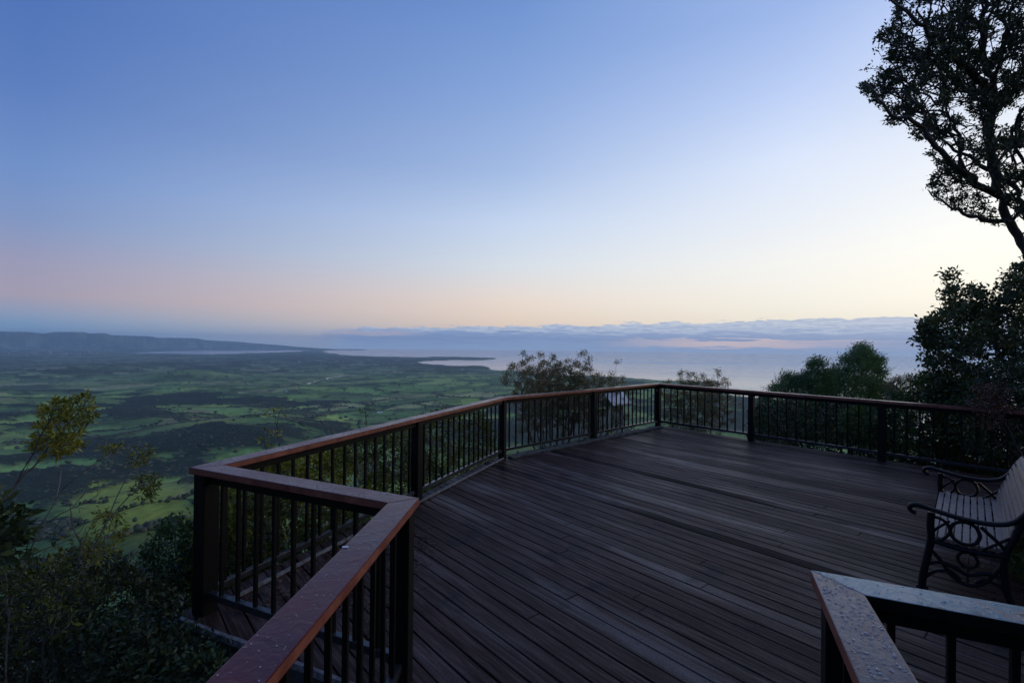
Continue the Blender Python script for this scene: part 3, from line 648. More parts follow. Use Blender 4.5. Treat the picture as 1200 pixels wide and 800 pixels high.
# --- left foreground
def lplant(name, label, cat, base_px, guides_px, poly, d0, d1, n, nleaf, L, Wd, mL, mB, seed, **kw):
    rng = np.random.default_rng(seed); b = W(*base_px); b[2] = gz(b[0], b[1])-.05
    g = []
    for i, (gp_, r0, r1) in enumerate(guides_px):
        pl = [W(*q) for q in gp_]
        g.append(([b]+pl if i == 0 else pl, r0, r1, None if i == 0 else 0))
    pts = np.concatenate([inpoly(p, int(n*f), rng, d0, d1) for p, f in poly])
    return plant(name, label, cat, g, pts, L, Wd, nleaf, mL, mB, seed, rtip=kw.pop('rtip', .0013), expo=.30, parts=('foliage', 'stem'), **kw)
lplant('leafy_branch', 'arching branch carrying a bright yellow green leaf cluster above the valley', 'branch', (-60, 800, 3.0),
       [([(-30, 640, 3.0), (10, 575, 3.1), (45, 540, 3.15), (70, 510, 3.2), (90, 485, 3.2), (105, 466, 3.2)], .008, .003), ([(20, 562, 3.1), (40, 530, 3.1), (58, 490, 3.1)], .006, .003)],
       [([(34, 532), (44, 500), (52, 475), (76, 468), (92, 470), (98, 460), (110, 464), (106, 480), (114, 488), (100, 498), (90, 512), (94, 524), (70, 535), (50, 538)], 1)],
       2.95, 3.35, 210, 1700, .044, .013, MAT['leaf_yellow'], MAT['bark_grey'], 71, spread=.012, step=.06, wob=.005, tmean=.58, up=.9, bf=.35)
lplant('leafy_branch', 'lower drooping branch with sparse yellow tufts beside the corner post', 'branch', (40, 900, 3.4),
       [([(70, 760, 3.3), (90, 680, 3.3), (120, 620, 3.3), (150, 580, 3.3), (178, 560, 3.3)], .007, .002), ([(120, 620, 3.3), (150, 555, 3.4), (172, 530, 3.5)], .005, .002), ([(100, 655, 3.3), (80, 600, 3.2), (110, 560, 3.2)], .006, .002)],
       [([(158, 578), (160, 560), (184, 556), (184, 570), (168, 590)], .2), ([(150, 538), (176, 522), (176, 540), (155, 548)], .12), ([(90, 640), (110, 600), (150, 596), (140, 640), (110, 665)], .4), ([(120, 520), (150, 518), (150, 530), (125, 532)], .08), ([(20, 700), (60, 650), (100, 650), (90, 720)], .3)],
       3.0, 3.7, 230, 1500, .042, .012, MAT['leaf_yellow'], MAT['bark_pale'], 72, spread=.015, step=.06, wob=.006, tmean=.3, up=.3, bf=.3)
lplant('bare_twig', 'pale leafless forked twig rising in front of the dark left bush', 'twig', (0, 900, 2.8),
       [([(10, 720, 2.8), (32, 652, 2.8), (50, 615, 2.8), (66, 580, 2.8), (80, 566, 2.8), (100, 552, 2.8), (122, 534, 2.8), (140, 522, 2.8)], .006, .0015), ([(50, 615, 2.8), (74, 598, 2.8), (100, 590, 2.8)], .004, .002), ([(66, 580, 2.8), (72, 560, 2.85), (72, 540, 2.85)], .004, .0015),
        ([(10, 720, 2.8), (0, 600, 2.9), (20, 562, 2.9), (46, 540, 2.9)], .006, .003), ([(32, 652, 2.8), (60, 640, 2.7), (92, 628, 2.7), (104, 610, 2.7)], .004, .0015)],
       [([(60, 600), (120, 540), (140, 520), (110, 600)], 1)], 2.7, 2.9, 16, 14, .03, .012, MAT['leaf_seed'], MAT['bark_pale'], 73, spread=.01, step=.06, wob=.005, bf=.6)
rngx = np.random.default_rng(9)
big = [('dark_bush', 'dark mass of leaves at the lower left below the pale twig', [(-60, 640), (0, 655), (50, 665), (110, 640), (150, 660), (190, 690), (215, 740), (215, 900), (-60, 900)], 3.2, 4.6, (-3.6, 4.0), 1500, 30000, .05, .022, 'leaf_grey', 81, .3),
       ('dark_bush', 'olive bush just left of the corner post above the plinth', [(170, 640), (185, 620), (200, 606), (222, 612), (235, 640), (235, 760), (190, 760), (160, 700)], 4.2, 5.2, (-2.95, 4.7), 420, 7500, .045, .02, 'leaf_green', 82, .25),
       ('dark_bush', 'close dark leaves hanging in at the left edge', [(-60, 590), (-20, 575), (20, 600), (30, 630), (10, 660), (-60, 680)], 2.3, 2.9, (-3.3, 2.4), 120, 900, .07, .03, 'leaf_dark', 83, .4),
       ('dark_bush', 'yellowish leafy sprigs low in the left corner', [(20, 640), (90, 640), (110, 690), (90, 740), (30, 760), (-20, 720)], 2.6, 3.1, (-2.6, 2.6), 120, 800, .045, .017, 'leaf_yellow', 84, .2),
       ('dark_bush', 'shaded undergrowth bush beneath the plinth', [(60, 720), (200, 720), (260, 760), (330, 800), (330, 900), (60, 900)], 2.6, 3.6, (-2.3, 2.5), 700, 14000, .045, .02, 'leaf_dark', 85, .3)]
for nm, lab, o, a, b, base, n, nl, L, Wd, mt, s, tm in big:
    shrub(nm, lab, 'bush', o, a, b, n, nl, L, Wd, MAT[mt], MAT['bark_dark'], s, None, base=base, r0=.012, spread=.035, tmean=tm, step=.1, rtip=.0013, expo=.3)
print('plants done')

# ------------------------------------------------------------------ deck
def clip_strip(poly, n, c0, c1, d):
    """interval of a strip (n.p in c0..c1) inside convex poly, as the clipped polygon"""
    P = [np.array(p) for p in poly]
    for sgn, c in ((1, c0), (-1, -c1)):
        out = []
        for i in range(len(P)):
            a, b = P[i], P[(i+1) % len(P)]; fa, fb = sgn*(n@a)-c, sgn*(n@b)-c
            if fa >= 0: out.append(a)
            if (fa >= 0) != (fb >= 0): out.append(a+(b-a)*fa/(fa-fb))
        P = out
        if not P: return None
    return P
def cutp(P, d, t0, t1):
    return clip_strip(P, d, t0, t1, None)
def hull_ccw(P):
    a = sum(P[i][0]*P[(i+1) % len(P)][1]-P[(i+1) % len(P)][0]*P[i][1] for i in range(len(P)))
    return P if a > 0 else P[::-1]
def boards(poly, ddir, pitch, gap, z1, th, name, seed, mat):
    rnd = random.Random(seed); n = np.array([-ddir[1], ddir[0]]); c = [n@p for p in poly]; mb = MB(); scw = MB(); k0 = math.floor(min(c)/pitch); k1 = math.ceil(max(c)/pitch)
    for k in range(k0, k1):
        g0, g1 = rnd.uniform(.3, .8)*gap, rnd.uniform(.3, .8)*gap; P = clip_strip(poly, n, k*pitch+g0, (k+1)*pitch-g1, None)
        if not P: continue
        ts = [ddir@p for p in P]; t = min(ts)-rnd.uniform(0, 4.6)
        while t < max(ts):
            L = rnd.choice((4.8, 5.4, 6.0)); S = cutp(P, ddir, t+.0015, t+L-.0015); t += L
            if not S or len(S) < 3: continue
            S = hull_ccw(S); zz = z1+rnd.uniform(-.0025, .001); mb.cur = rnd.random()**2*.8+(1.25 if k in DARK and name == 'deck' else 0); ce = sum(S)/len(S)
            def inset(p, e):
                q = (p-ce); a = q@n; b_ = q@ddir; return ce+n*(a-math.copysign(min(e, abs(a)), a))+ddir*(b_-math.copysign(min(e, abs(b_)), b_))
            T = [inset(p, .004) for p in S]; m = len(S)
            vs = [(p[0], p[1], zz-th) for p in S]+[(p[0], p[1], zz-.004) for p in S]+[(p[0], p[1], zz) for p in T]
            fs = [tuple(range(2*m, 3*m))]+[(i, (i+1) % m, m+(i+1) % m, m+i) for i in range(m)]+[(m+i, m+(i+1) % m, 2*m+(i+1) % m, 2*m+i) for i in range(m)]
            mb.add(vs, fs)
            if name == 'deck':
                for tj in np.arange(math.ceil((min(ddir@p for p in S)+.03)/.45)*.45, max(ddir@p for p in S)-.03, .45):
                    for o in (.028, pitch-.03):
                        q = ddir*(tj+rnd.uniform(-.006, .006))+n*(k*pitch+o+rnd.uniform(-.004, .004))
                        if q[1] > 9 or rnd.random() < .06: continue
                        scw.add([(q[0]+.0048*math.cos(a), q[1]+.0048*math.sin(a), zz+.0006) for a in np.arange(6)*math.pi/3], [(0, 1, 2, 3, 4, 5)])
    if scw.v: tag(scw.build('deck_screws', MAT['post']), 'small dark screw heads along the deck boards', None, None, 'structure')
    return mb.build(name, mat)
_n = np.array([-DB[1], DB[0]])*-1
_n = np.array([-DB[1], DB[0]]); DARK = {math.floor(_n@G(px, py, 0)[:2]/.131) for px, py in ((760, 556), (900, 590), (760, 602), (850, 631), (661, 570))}
print('dark boards', DARK)
dk = boards([np.array(p) for p in platform][::-1], DB, .131, .0085, 0, .035, 'deck', 4, MAT['deck'])
tag(dk, 'dark weathered timber deck boards, damp and streaked', None, None, 'structure')
mb = MB(); inner = offset_poly(plat, .115)
for i in range(len(platform)):                        # rim boards under the deck edge
    a, b = platform[i], platform[(i+1) % len(platform)]; ia, ib = inner[i], inner[(i+1) % len(platform)]
    mb.prism([a, b, ib, ia], -.34, -.037)
for k in range(14):                                   # joists
    t = -1.8+k*.6; n = np.array([-DB[1], DB[0]])
    P = clip_strip([np.array(p) for p in offset_poly(plat, .10)], DB, -9.5+k*1.2, -9.5+k*1.2+.05, None)
    if P and len(P) >= 3: mb.prism(P, -.19, -.037)
for p in (P0, P1, P2, P3, (P1+P2)/2, (P0+P1)/2):      # stumps
    q = p+(np.array([2.5, 5.5])-p)*.06; g = gz(*q); mb.box((q[0], q[1], (g-.3-.19)/2), (.14, .14, -.19-g+.3))
tag(mb.build('deck_frame', MAT['fascia']), 'dark rim boards and joists under the deck', None, None, 'structure')
wk = [Q+D(184.2)*3.9+D(274)*.12, Q+D(274)*.12-D(4)*.0, RC+D(292)*.0+np.array([.12, -.02]), RL+D(112)*.15, RL+D(112)*.15+D(202)*1.5]
wkn = [np.array([-.95, -1.3]), np.array([-.72, 2.52]), np.array([1.30, 1.60]), np.array([.42, -.5]), np.array([.42, -1.3])]
tag(boards(wkn[::-1], D(114.3), .131, .0065, -.16, .035, 'walkway', 8, MAT['deck']), 'lower timber entrance walkway', None, None, 'structure')
# pale kerb strips at the inner foot of the left rails
def strip(name, a, b, off, w, z0, z1, mat, label, jit=0, seed=0, cat='kerb'):
    d = (b-a)/np.linalg.norm(b-a); n = np.array([d[1], -d[0]]); rnd = random.Random(seed); mb = MB(); L = np.linalg.norm(b-a); k = max(1, int(L/.12)) if jit else 1
    e0 = [rnd.uniform(-jit, jit) for _ in range(k+1)]; e1 = [rnd.uniform(-jit, jit) for _ in range(k+1)]; h = [rnd.uniform(-jit, jit)*.6 for _ in range(k+1)]
    vs = []; fs = []
    for i in range(k+1):
        p = a+d*L*i/k; q0 = p+n*(off+e0[i]); q1 = p+n*(off+w+e1[i])
        vs += [(q0[0], q0[1], z0), (q1[0], q1[1], z0), (q1[0], q1[1], z1+h[i]), (q0[0], q0[1], z1+h[i])]
    for i in range(k):
        o = i*4; fs += [(o+j, o+(j+1) % 4, o+4+(j+1) % 4, o+4+j) for j in range(4)]
    fs += [(3, 2, 1, 0), tuple(k*4+j for j in range(4))]; mb.add(vs, fs)
    return tag(mb.build(name, mat, bevel=0), label, cat)
u01 = (P1-P0)/np.linalg.norm(P1-P0); u12 = (P2-P1)/np.linalg.norm(P2-P1)
strip('edge_board', P0+u01*.12, P1-u01*.05, .035, .022, .003, .024, MAT['kerb'], 'pale grey strip on the deck along the foot of the long left railing', .002, 1)
MAT['moss'] = simple('mossy grit', (.035, .035, .028), .95, 0, (.15, .15, .12), 18, .8)
strip('grit_strip', P1+u12*.08, P2-u12*.08, .03, .13, .002, .03, MAT['moss'], 'grey mossy grit strip under the middle railing', .02, 2, 'edging')
u0q = (Q-P0)/np.linalg.norm(Q-P0)
strip('edge_board', P0-u0q*.12, Q-u0q*.02, .115, .025, -.03, .010, MAT['kerb'], 'pale worn plinth edge at the foot of the short return railing', .004, 3)
# leaf litter caught on the deck between the short and long left rails
rng = np.random.default_rng(77); nL = 1500; u = rng.random(nL)**1.5*1.1; v = rng.random(nL)*1.5
pp = P0[None]+u01[None]*(.1+u[:, None]*1.5)+u0q[None]*(.12+v[:, None]*.9*np.exp(-u[:, None]*.5)); pos3 = np.concatenate([pp, rng.uniform(.004, .016, (nL, 1))], 1)
dd = rng.normal(0, 1, (nL, 3)); dd[:, 2] *= .15
Vv, Ff, tt = dome_leaf(nL, rng, pos3, dd, rng.uniform(.015, .04, nL), rng.uniform(.008, .016, nL), rng.random(nL), 0)
Vv[:, 2] = np.maximum(Vv[:, 2], .003)
tag(link('deck_leaves', npmesh('deck_leaves', Vv, [Ff], {'tint': tt}), MAT['leaf_dead']), 'fallen brown leaves on the deck corner', None, None, 'stuff')

nL = 2600; u = rng.random(nL)*2.6; v = rng.random(nL)**.7*1.5; b0 = G(1082, 689, 0)[:2]  # dense dark leaves added here, their colour stands in for shade round the bench
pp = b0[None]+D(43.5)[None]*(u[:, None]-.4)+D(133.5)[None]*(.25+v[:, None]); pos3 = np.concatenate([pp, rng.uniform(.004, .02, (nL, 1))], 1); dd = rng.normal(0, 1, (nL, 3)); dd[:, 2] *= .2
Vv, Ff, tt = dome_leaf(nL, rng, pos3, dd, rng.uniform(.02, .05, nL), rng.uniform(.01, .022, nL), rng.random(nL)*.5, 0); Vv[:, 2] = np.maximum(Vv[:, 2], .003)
tag(link('deck_leaves', npmesh('deck_leaves', Vv, [Ff], {'tint': tt}), MAT['leaf_dead']), 'dark leaves added in place of the shade under and behind the bench', None, None, 'stuff')

# ------------------------------------------------------------------ railings
RH = 1.0
def offs(line, w):
    """mitred left/right points of an open polyline"""
    Lp, Rp = [], []; n = len(line)
    for i in range(n):
        d1 = line[i]-line[i-1] if i else line[1]-line[0]; d2 = line[i+1]-line[i] if i < n-1 else d1
        d1 = d1/np.linalg.norm(d1); d2 = d2/np.linalg.norm(d2); n1 = np.array([-d1[1], d1[0]]); n2 = np.array([-d2[1], d2[0]]); m = n1+n2; m = m/(m@m)*2
        Lp.append(line[i]+m*w/2); Rp.append(line[i]-m*w/2)
    return Lp, Rp
def droplets(parent, quad, z, n, seed, big=.004):
    """small flattened water beads standing on the handrail"""
    rng = np.random.default_rng(seed); a, b, c, d = [np.array(q) for q in quad]; u = rng.random((n, 1)); v = .06+.88*rng.random((n, 1))
    P = (a*(1-u)+b*u)*(1-v)+(d*(1-u)+c*u)*v
    k = 8; th = np.arange(k)*2*math.pi/k; r = big*rng.uniform(.25, 1, n)**1.6+.0007; el = rng.uniform(.8, 1.5, n); ph = rng.random(n)*3.1
    V = []
    for s, hgt in ((1, 0), (.88, .38), (.5, .66)):
        x = np.cos(th)[None]*r[:, None]*s*el[:, None]; y = np.sin(th)[None]*r[:, None]*s
        X = x*np.cos(ph)[:, None]-y*np.sin(ph)[:, None]+P[:, :1]; Y = x*np.sin(ph)[:, None]+y*np.cos(ph)[:, None]+P[:, 1:]
        V.append(np.stack([X, Y, np.full_like(X, z)+(hgt*r)[:, None]], -1))
    V = np.concatenate(V, 1); o = (np.arange(n)*24)[:, None, None]; j = np.arange(k); jn = (j+1) % k
    q = np.concatenate([np.stack([j, jn, jn+8, j+8], 1), np.stack([j+8, jn+8, jn+16, j+16], 1)])[None]+o
    cap = (np.arange(16, 24))[None]+np.arange(n)[:, None]*24
    me = npmesh('water_drops', V.reshape(-1, 3), [q.reshape(-1, 4), cap], smooth=True)
    ob = link('water_drops', me, MAT['water'], parent); ob['kind'] = 'stuff'; return ob
m, nt, b = newmat('water bead'); b.inputs['Base Color'].default_value = (1, 1, 1, 1); b.inputs['Transmission Weight'].default_value = .75; b.inputs['Roughness'].default_value = .02; b.inputs['IOR'].default_value = 1.33; 
MAT['water'] = m
def sqpost(c, w, z0, z1, d):
    mb = MB(); mb.box((c[0], c[1], (z0+z1)/2), (w, w, z1-z0), d); return mb
def railing(label, A, B, quad, ts, nb, hmat, zb=0.0, bw=.022, drops=0, dbig=.004, pw=.1, ends=(.06, .06), bottom=.13, deep=.0, edge='rail_edge'):
    """one straight run: ts = distances of posts from A; nb = balusters per metre"""
    d = B-A; L = np.linalg.norm(d); d = d/L; root = empty('railing', (A[0], A[1], zb)); tag(root, label, 'railing', 'timber railings round the deck')
    off = (A[0], A[1], zb)
    h = MB(); h.prism(hull_ccw([np.array(q) for q in quad]), RH-.045, RH); hr = h.build('handrail', [hmat, MAT[edge]], root, bevel=.005, off=off)
    for f in hr.data.polygons: f.material_index = 1 if abs(f.normal.z) < .3 else 0
    for tseam in (np.arange(1, int(L/2.4)+1)*2.37 if L > 3 else []): pass
    mb = MB(); a = A+d*ends[0]; b_ = B-d*ends[1]; c = (a+b_)/2; LL = np.linalg.norm(b_-a)
    mb.box((c[0], c[1], RH-.045-.032), (LL, .045, .062), d); mb.build('top_rail', MAT['post'], root, bevel=.003, off=off)
    mb = MB(); mb.box((c[0], c[1], bottom), (LL, .045, .045), d); mb.build('bottom_rail', MAT['wetrail'], root, bevel=.004, off=off)
    for t in ts:
        p = A+d*t; sqpost(p, pw, -.19 if zb == 0 else -.4, RH-.046, d).build('post', MAT['post'], root, bevel=.005, off=off)
    bounds = sorted([0]+[t for t in ts]+[L]); bounds = [x for i, x in enumerate(bounds) if i == 0 or x-bounds[i-1] > .3]
    mbp = None
    for s0, s1 in zip(bounds[:-1], bounds[1:]):
        n = max(1, round((s1-s0)/nb)-1)
        for k in range(1, n+1):
            t = s0+(s1-s0)*k/(n+1); p = A+d*t
            if mbp is None:
                mbp = MB(); mbp.box((0, 0, (bottom+.022+RH-.107)/2), (bw, bw, RH-.107-bottom-.022), d); ob = mbp.build('baluster', MAT['post'], root, bevel=.0015); bme = ob.data
            else:
                ob = bpy.data.objects.new('baluster', bme); COL.objects.link(ob); ob.parent = root
            ob.location = (p[0]-A[0], p[1]-A[1], 0-zb); ob.rotation_euler = (random.uniform(-.004, .004), random.uniform(-.004, .004), random.uniform(-.08, .08))
    if drops:
        dr = droplets(hr, quad, RH+.0004, drops, int(L*1000), dbig); dr.location = (-A[0], -A[1], -zb)
    return root, hr
line = [NEAR, Q, P0, P1, P2, P3]
Lp, Rp = offs(line, .145)
# the near entrance rail is a little wider
qd = lambda i: [Lp[i], Lp[i+1], Rp[i+1], Rp[i]]
nw = offs([NEAR, Q, P0], .16)
L01 = np.linalg.norm(P1-P0); L12 = np.linalg.norm(P2-P1)
r1, h1 = railing('near left entrance railing with a white spot on its wet maroon top', NEAR, Q, [nw[0][0], Lp[1], Rp[1], nw[1][0]], [.05, 1.8, 3.6-.02], .145, MAT['rail'], drops=300, dbig=.0032, pw=.105)
r2, h2 = railing('short return railing between the entrance corner and the outer left corner', Q, P0, qd(1), [1.665-.01], .16, MAT['rail'], drops=260, dbig=.003, pw=.11, ends=(.06, .05))
dpost = np.linalg.norm(G(455, 502, .93)[:2]-P0)
r3, h3 = railing('long left railing running out over the valley from the outer corner', P0, P1, qd(2), [2.55, L01], .147, MAT['rail'], drops=350, dbig=.005)
r4, h4 = railing('middle railing from the angle to the far corner, sign panel behind it', P1, P2, qd(3), [L12*.5, L12], .150, MAT['rail'], drops=0)
r5, h5 = railing('long right railing running from the far corner into the shrubs', P2, P3, qd(4), [2.11, 4.22, 6.33], .157, MAT['rail'], drops=0)
line2 = [RR, RC, RL]; L2, R2 = offs(line2, .142)
LR = np.linalg.norm(RR-RC); LL_ = np.linalg.norm(RL-RC)
r6, h6 = railing('near right railing with weathered blue green patches on its top', RC, RR, [L2[1], L2[0], R2[0], R2[1]], [.01, LR], .16, MAT['rail_worn'], drops=500, dbig=.0045, ends=(.05, .05), edge='post')
r7, h7 = railing('near right entrance railing beaded with raindrops', RC, RL, [L2[1], L2[2], R2[2], R2[1]], [LL_-.05], .16, MAT['rail_worn2'], drops=1000, dbig=.0045, ends=(.06, .0))
# white splash on the near rail
g = G(405, 641, RH); mb = MB(); rr_ = random.Random(3)
mb.prism([(g[0]+math.cos(a)*.014*rr_.uniform(.7, 1.2)-NEAR[0], g[1]+math.sin(a)*.011*rr_.uniform(.7, 1.2)-NEAR[1]) for a in np.linspace(0, 2*math.pi, 14)[:-1]], RH+.0006, RH+.003)
mb.build('white_spot', MAT['white'], h1)
# round metal disc on the far corner post
pc = P2+(-(u12)+DB)*0; dcam = -P2/np.linalg.norm(P2); c0 = np.array([P2[0], P2[1]])-u12*.053; mb = MB()
mb.tube([(c0[0]-P2[0]+u12[0]*.004, c0[1]-P2[1]+u12[1]*.004, .84), (c0[0]-P2[0]-u12[0]*.008, c0[1]-P2[1]-u12[1]*.008, .84)], .022, 14); 
pst = [o for o in r4.children if o.name.startswith('post')][-1]
o = mb.build('metal_disc', MAT['galv'], pst); o.location = (P2[0]-P1[0], P2[1]-P1[1], 0)
# pale metal bracket at the foot of the outer corner
print('rails done')

# ------------------------------------------------------------------ bench
def build_bench():
    ax = D(43.5); dp = D(133.5)                      # along the bench / from front to back
    org = G(1082, 689, 0)[:2]
    root = empty('garden_bench', (org[0], org[1], 0)); tag(root, 'slatted timber garden bench with scrolled black cast iron ends', 'bench')
    def P(u, w, z): return (dp[0]*u+ax[0]*w, dp[1]*u+ax[1]*w, z)
    def bez(p, n=8):
        out = []; p = [np.array(q) for q in p]
        for i in range(len(p)-1):
            a = p[max(i-1, 0)]; b = p[i]; c = p[i+1]; d = p[min(i+2, len(p)-1)]
            for k in range(n):
                t = k/n; out.append(.5*((2*b)+(-a+c)*t+(2*a-5*b+4*c-d)*t*t+(-a+3*b-3*c+d)*t**3))
        out.append(p[-1]); return out
    flat = (tuple(np.array([ax[0], ax[1], 0])), 1.9)
    def curve(mb, w, pts, r=.011, n=8, k=8, ratio=1.8):
        r = r*1.45; ratio = 1+(ratio-1)*.7
        mb.tube([P(q[0], w, q[1]) for q in bez(pts, n)], r, k, ((ax[0], ax[1], 0), ratio))
    LEN = 1.62
    for w in (0, LEN):
        fr = MB()
        curve(fr, w, [(-.01, 0), (.0, .12), (.03, .30), (.045, .41), (.04, .50), (.045, .60)], .017, ratio=1.4)                     # front leg and arm support
        curve(fr, w, [(-.04, .0), (-.01, .012), (.03, .01)], .012)                                                 # foot
        curve(fr, w, [(.50, .0), (.46, .12), (.44, .28), (.45, .40), (.49, .52), (.53, .64), (.575, .76), (.62, .84), (.66, .865)], .016, ratio=1.4)  # rear leg and back upright
        curve(fr, w, [(.47, .0), (.50, .012), (.54, .008)], .012)
        curve(fr, w, [(.04, .395), (.15, .375), (.30, .370), (.45, .385)], .014)                                     # seat rail
        c = bez([(.04+.045*math.cos(a), .0) for a in (0,)]+[(.1, 0)], 1)
        ring = [(.235+.082*math.cos(a), .492+.082*math.sin(a)) for a in np.linspace(0, 2*math.pi, 9)]; curve(fr, w, ring, .009)    # ring under the arm
        curve(fr, w, [(.05, .57), (.10, .565), (.14, .53), (.150, .47), (.10, .40)], .008)
        curve(fr, w, [(.05, .45), (.09, .50), (.15, .56)], .007)
        curve(fr, w, [(.32, .56), (.36, .52), (.42, .46), (.455, .41)], .009); curve(fr, w, [(.33, .40), (.38, .44), (.47, .52)], .007)
        # lower scrolls
        curve(fr, w, [(.02, .20), (.10, .235), (.18, .22), (.25, .19), (.32, .22), (.39, .235), (.45, .20)], .010)
        curve(fr, w, [(.03, .33), (.10, .25), (.17, .15), (.25, .115), (.33, .15), (.39, .24), (.44, .33)], .010)
        curve(fr, w, [(.015, .10), (.08, .165), (.16, .18), (.21, .14)], .009); curve(fr, w, [(.47, .10), (.42, .165), (.34, .18), (.29, .14)], .009)
        ring = [(.25+.055*math.cos(a), .30+.055*math.sin(a)) for a in np.linspace(0, 2*math.pi, 9)]; curve(fr, w, ring, .008)
        fr.build('end_frame', MAT['iron'], root, smooth=True)
        ar = MB()
        curve(ar, w, [(-.045, .575), (-.07, .585), (-.085, .61), (-.065, .636), (-.02, .64), (.06, .622), (.20, .598), (.32, .592), (.42, .605), (.49, .64), (.545, .71), (.58, .77)], .013, 8, 8, 2.0)
        ar.build('armrest', MAT['iron'], root, smooth=True)
    seat = MB(); rnd = random.Random(5)
    for k in range(9):
        u = .055+k*.0465; z = .425-.016*math.sin(math.pi*k/8)+(.012 if k == 0 else 0)*-1; seat.cur = rnd.random()
        c = P(u, LEN/2, z); seat.box(c, (LEN+.02, .037, .018), ax)
    seat.build('seat', MAT['slat'], root, bevel=.004)
    back = MB(); prof = bez([(.475, .47), (.505, .56), (.54, .66), (.58, .76), (.625, .835)], 4); n = 9
    for k in range(n):
        t = k/(n-1)*(len(prof)-1.001); i = int(t); q = prof[i]*(1-t+i)+prof[i+1]*(t-i); e = prof[i+1]-prof[i]; e = e/np.linalg.norm(e); nn = np.array([-e[1], e[0]])
        a = []
        for w in (-.01, LEN+.01):
            for s1, s2 in ((-1, -1), (1, -1), (1, 1), (-1, 1)):
                r = q+e*s1*.0185+nn*(s2*.009+.022); a.append(P(r[0], w, r[1]))
        back.add(a, [(0, 1, 2, 3), (7, 6, 5, 4), (0, 4, 5, 1), (1, 5, 6, 2), (2, 6, 7, 3), (3, 7, 4, 0)])
    back.build('backrest', MAT['slat'], root, bevel=.004)
    rd = MB(); rd.tube([P(.25, 0, .115), P(.25, LEN, .115)], .008, 8); rd.build('tie_rod', MAT['iron'], root, smooth=True)
build_bench()

# ------------------------------------------------------------------ sign behind the middle railing
def build_sign():
    c = W(722, 470, 11.2); ax = u12; outw = np.array([-u12[1], u12[0]]); gzz = gz(c[0], c[1])
    root = empty('information_sign', (c[0], c[1], gzz)); tag(root, 'tilted pale information panel on two legs beyond the middle railing', 'sign')
    def P(a, o, z): return (ax[0]*a+outw[0]*o, ax[1]*a+outw[1]*o, z-gzz)
    zt, zl = .86, .52; w = .36
    def slab(mb, w, o0, z0, o1, z1, th):
        n = np.array([-(z1-z0), (o1-o0)]); n = n/np.linalg.norm(n)*th
        v = [P(s*w, o, z) for s, (o, z) in [(-1, (o0, z0)), (1, (o0, z0)), (1, (o1, z1)), (-1, (o1, z1))]]+[P(s*w, o+n[0], z+n[1]) for s, (o, z) in [(-1, (o0, z0)), (1, (o0, z0)), (1, (o1, z1)), (-1, (o1, z1))]]
        mb.add(v, [(3, 2, 1, 0), (4, 5, 6, 7), (0, 1, 5, 4), (1, 2, 6, 5), (2, 3, 7, 6), (3, 0, 4, 7)])
    mb = MB(); slab(mb, w, -.16, zl, .16, zt, .012); mb.build('panel', MAT['panel'], root, bevel=.003)
    mb = MB(); slab(mb, w+.02, -.175, zl-.022, -.150, zl+.006, .03); slab(mb, w+.02, .150, zt-.010, .175, zt+.018, .03)
    mb.build('panel_frame', MAT['galv'], root)
    for s in (-1, 1):
        mb = MB(); mb.tube([P(s*w*.8, .02, gzz-.1), P(s*w*.8, .02, .70)], .028, 8); mb.tube([P(s*w*.8, .03, .3), P(s*w*.8, .13, .80)], .014, 6); mb.build('leg', MAT['galv'], root, smooth=True)
build_sign()

# ------------------------------------------------------------------ far buildings
MAT['wall_w'] = simple('pale render', (.55, .54, .52), .7, 0, (.7, .69, .66), .2, 0)
MAT['wall_b'] = simple('buff brick', (.30, .25, .21), .8, 0, (.4, .34, .29), .2, 0)
MAT['roof_g'] = simple('grey metal roof', (.25, .26, .28), .5, 0, (.4, .41, .43), .2, 0)
MAT['roof_w'] = simple('white metal roof', (.62, .63, .65), .4, 0, (.8, .8, .82), .2, 0)
MAT['roof_r'] = simple('red roof', (.28, .07, .05), .7, 0, (.4, .10, .07), .2, 0)
def house_parts(L, Wd, H, rf):
    w = MB(); w.box((0, 0, H/2-1.5), (L, Wd, H+3))
    a, b = L/2, Wd/2; w.add([(-a, -b, H), (-a, b, H), (-a, 0, H+rf)], [(0, 1, 2)]); w.add([(a, -b, H), (a, b, H), (a, 0, H+rf)], [(0, 1, 2)])
    r = MB(); o = .6; e = rf*o/b
    r.add([(-a-o, -b-o, H-e+.05), (a+o, -b-o, H-e+.05), (a+o, 0, H+rf+.05), (-a-o, 0, H+rf+.05), (-a-o, b+o, H-e+.05), (a+o, b+o, H-e+.05),
           (-a-o, -b-o, H-e+.3), (a+o, -b-o, H-e+.3), (a+o, 0, H+rf+.3), (-a-o, 0, H+rf+.3), (-a-o, b+o, H-e+.3), (a+o, b+o, H-e+.3)],
          [(0, 1, 2, 3), (3, 2, 5, 4), (6, 7, 8, 9), (9, 8, 11, 10), (0, 1, 7, 6), (4, 5, 11, 10), (0, 3, 9, 6), (3, 4, 10, 9), (1, 2, 8, 7), (2, 5, 11, 8)])
    return w, r
def ray_ground(px, py):
    d = ray(px, py); d = d/math.hypot(d[0], d[1]); t = np.geomspace(300, 45000, 1500); x = d[0]*t; y = d[1]*t; z = EYE+d[2]*t; g = ground_z(x, y); k = np.argmax(g >= z); return (x[k], y[k], g[k])
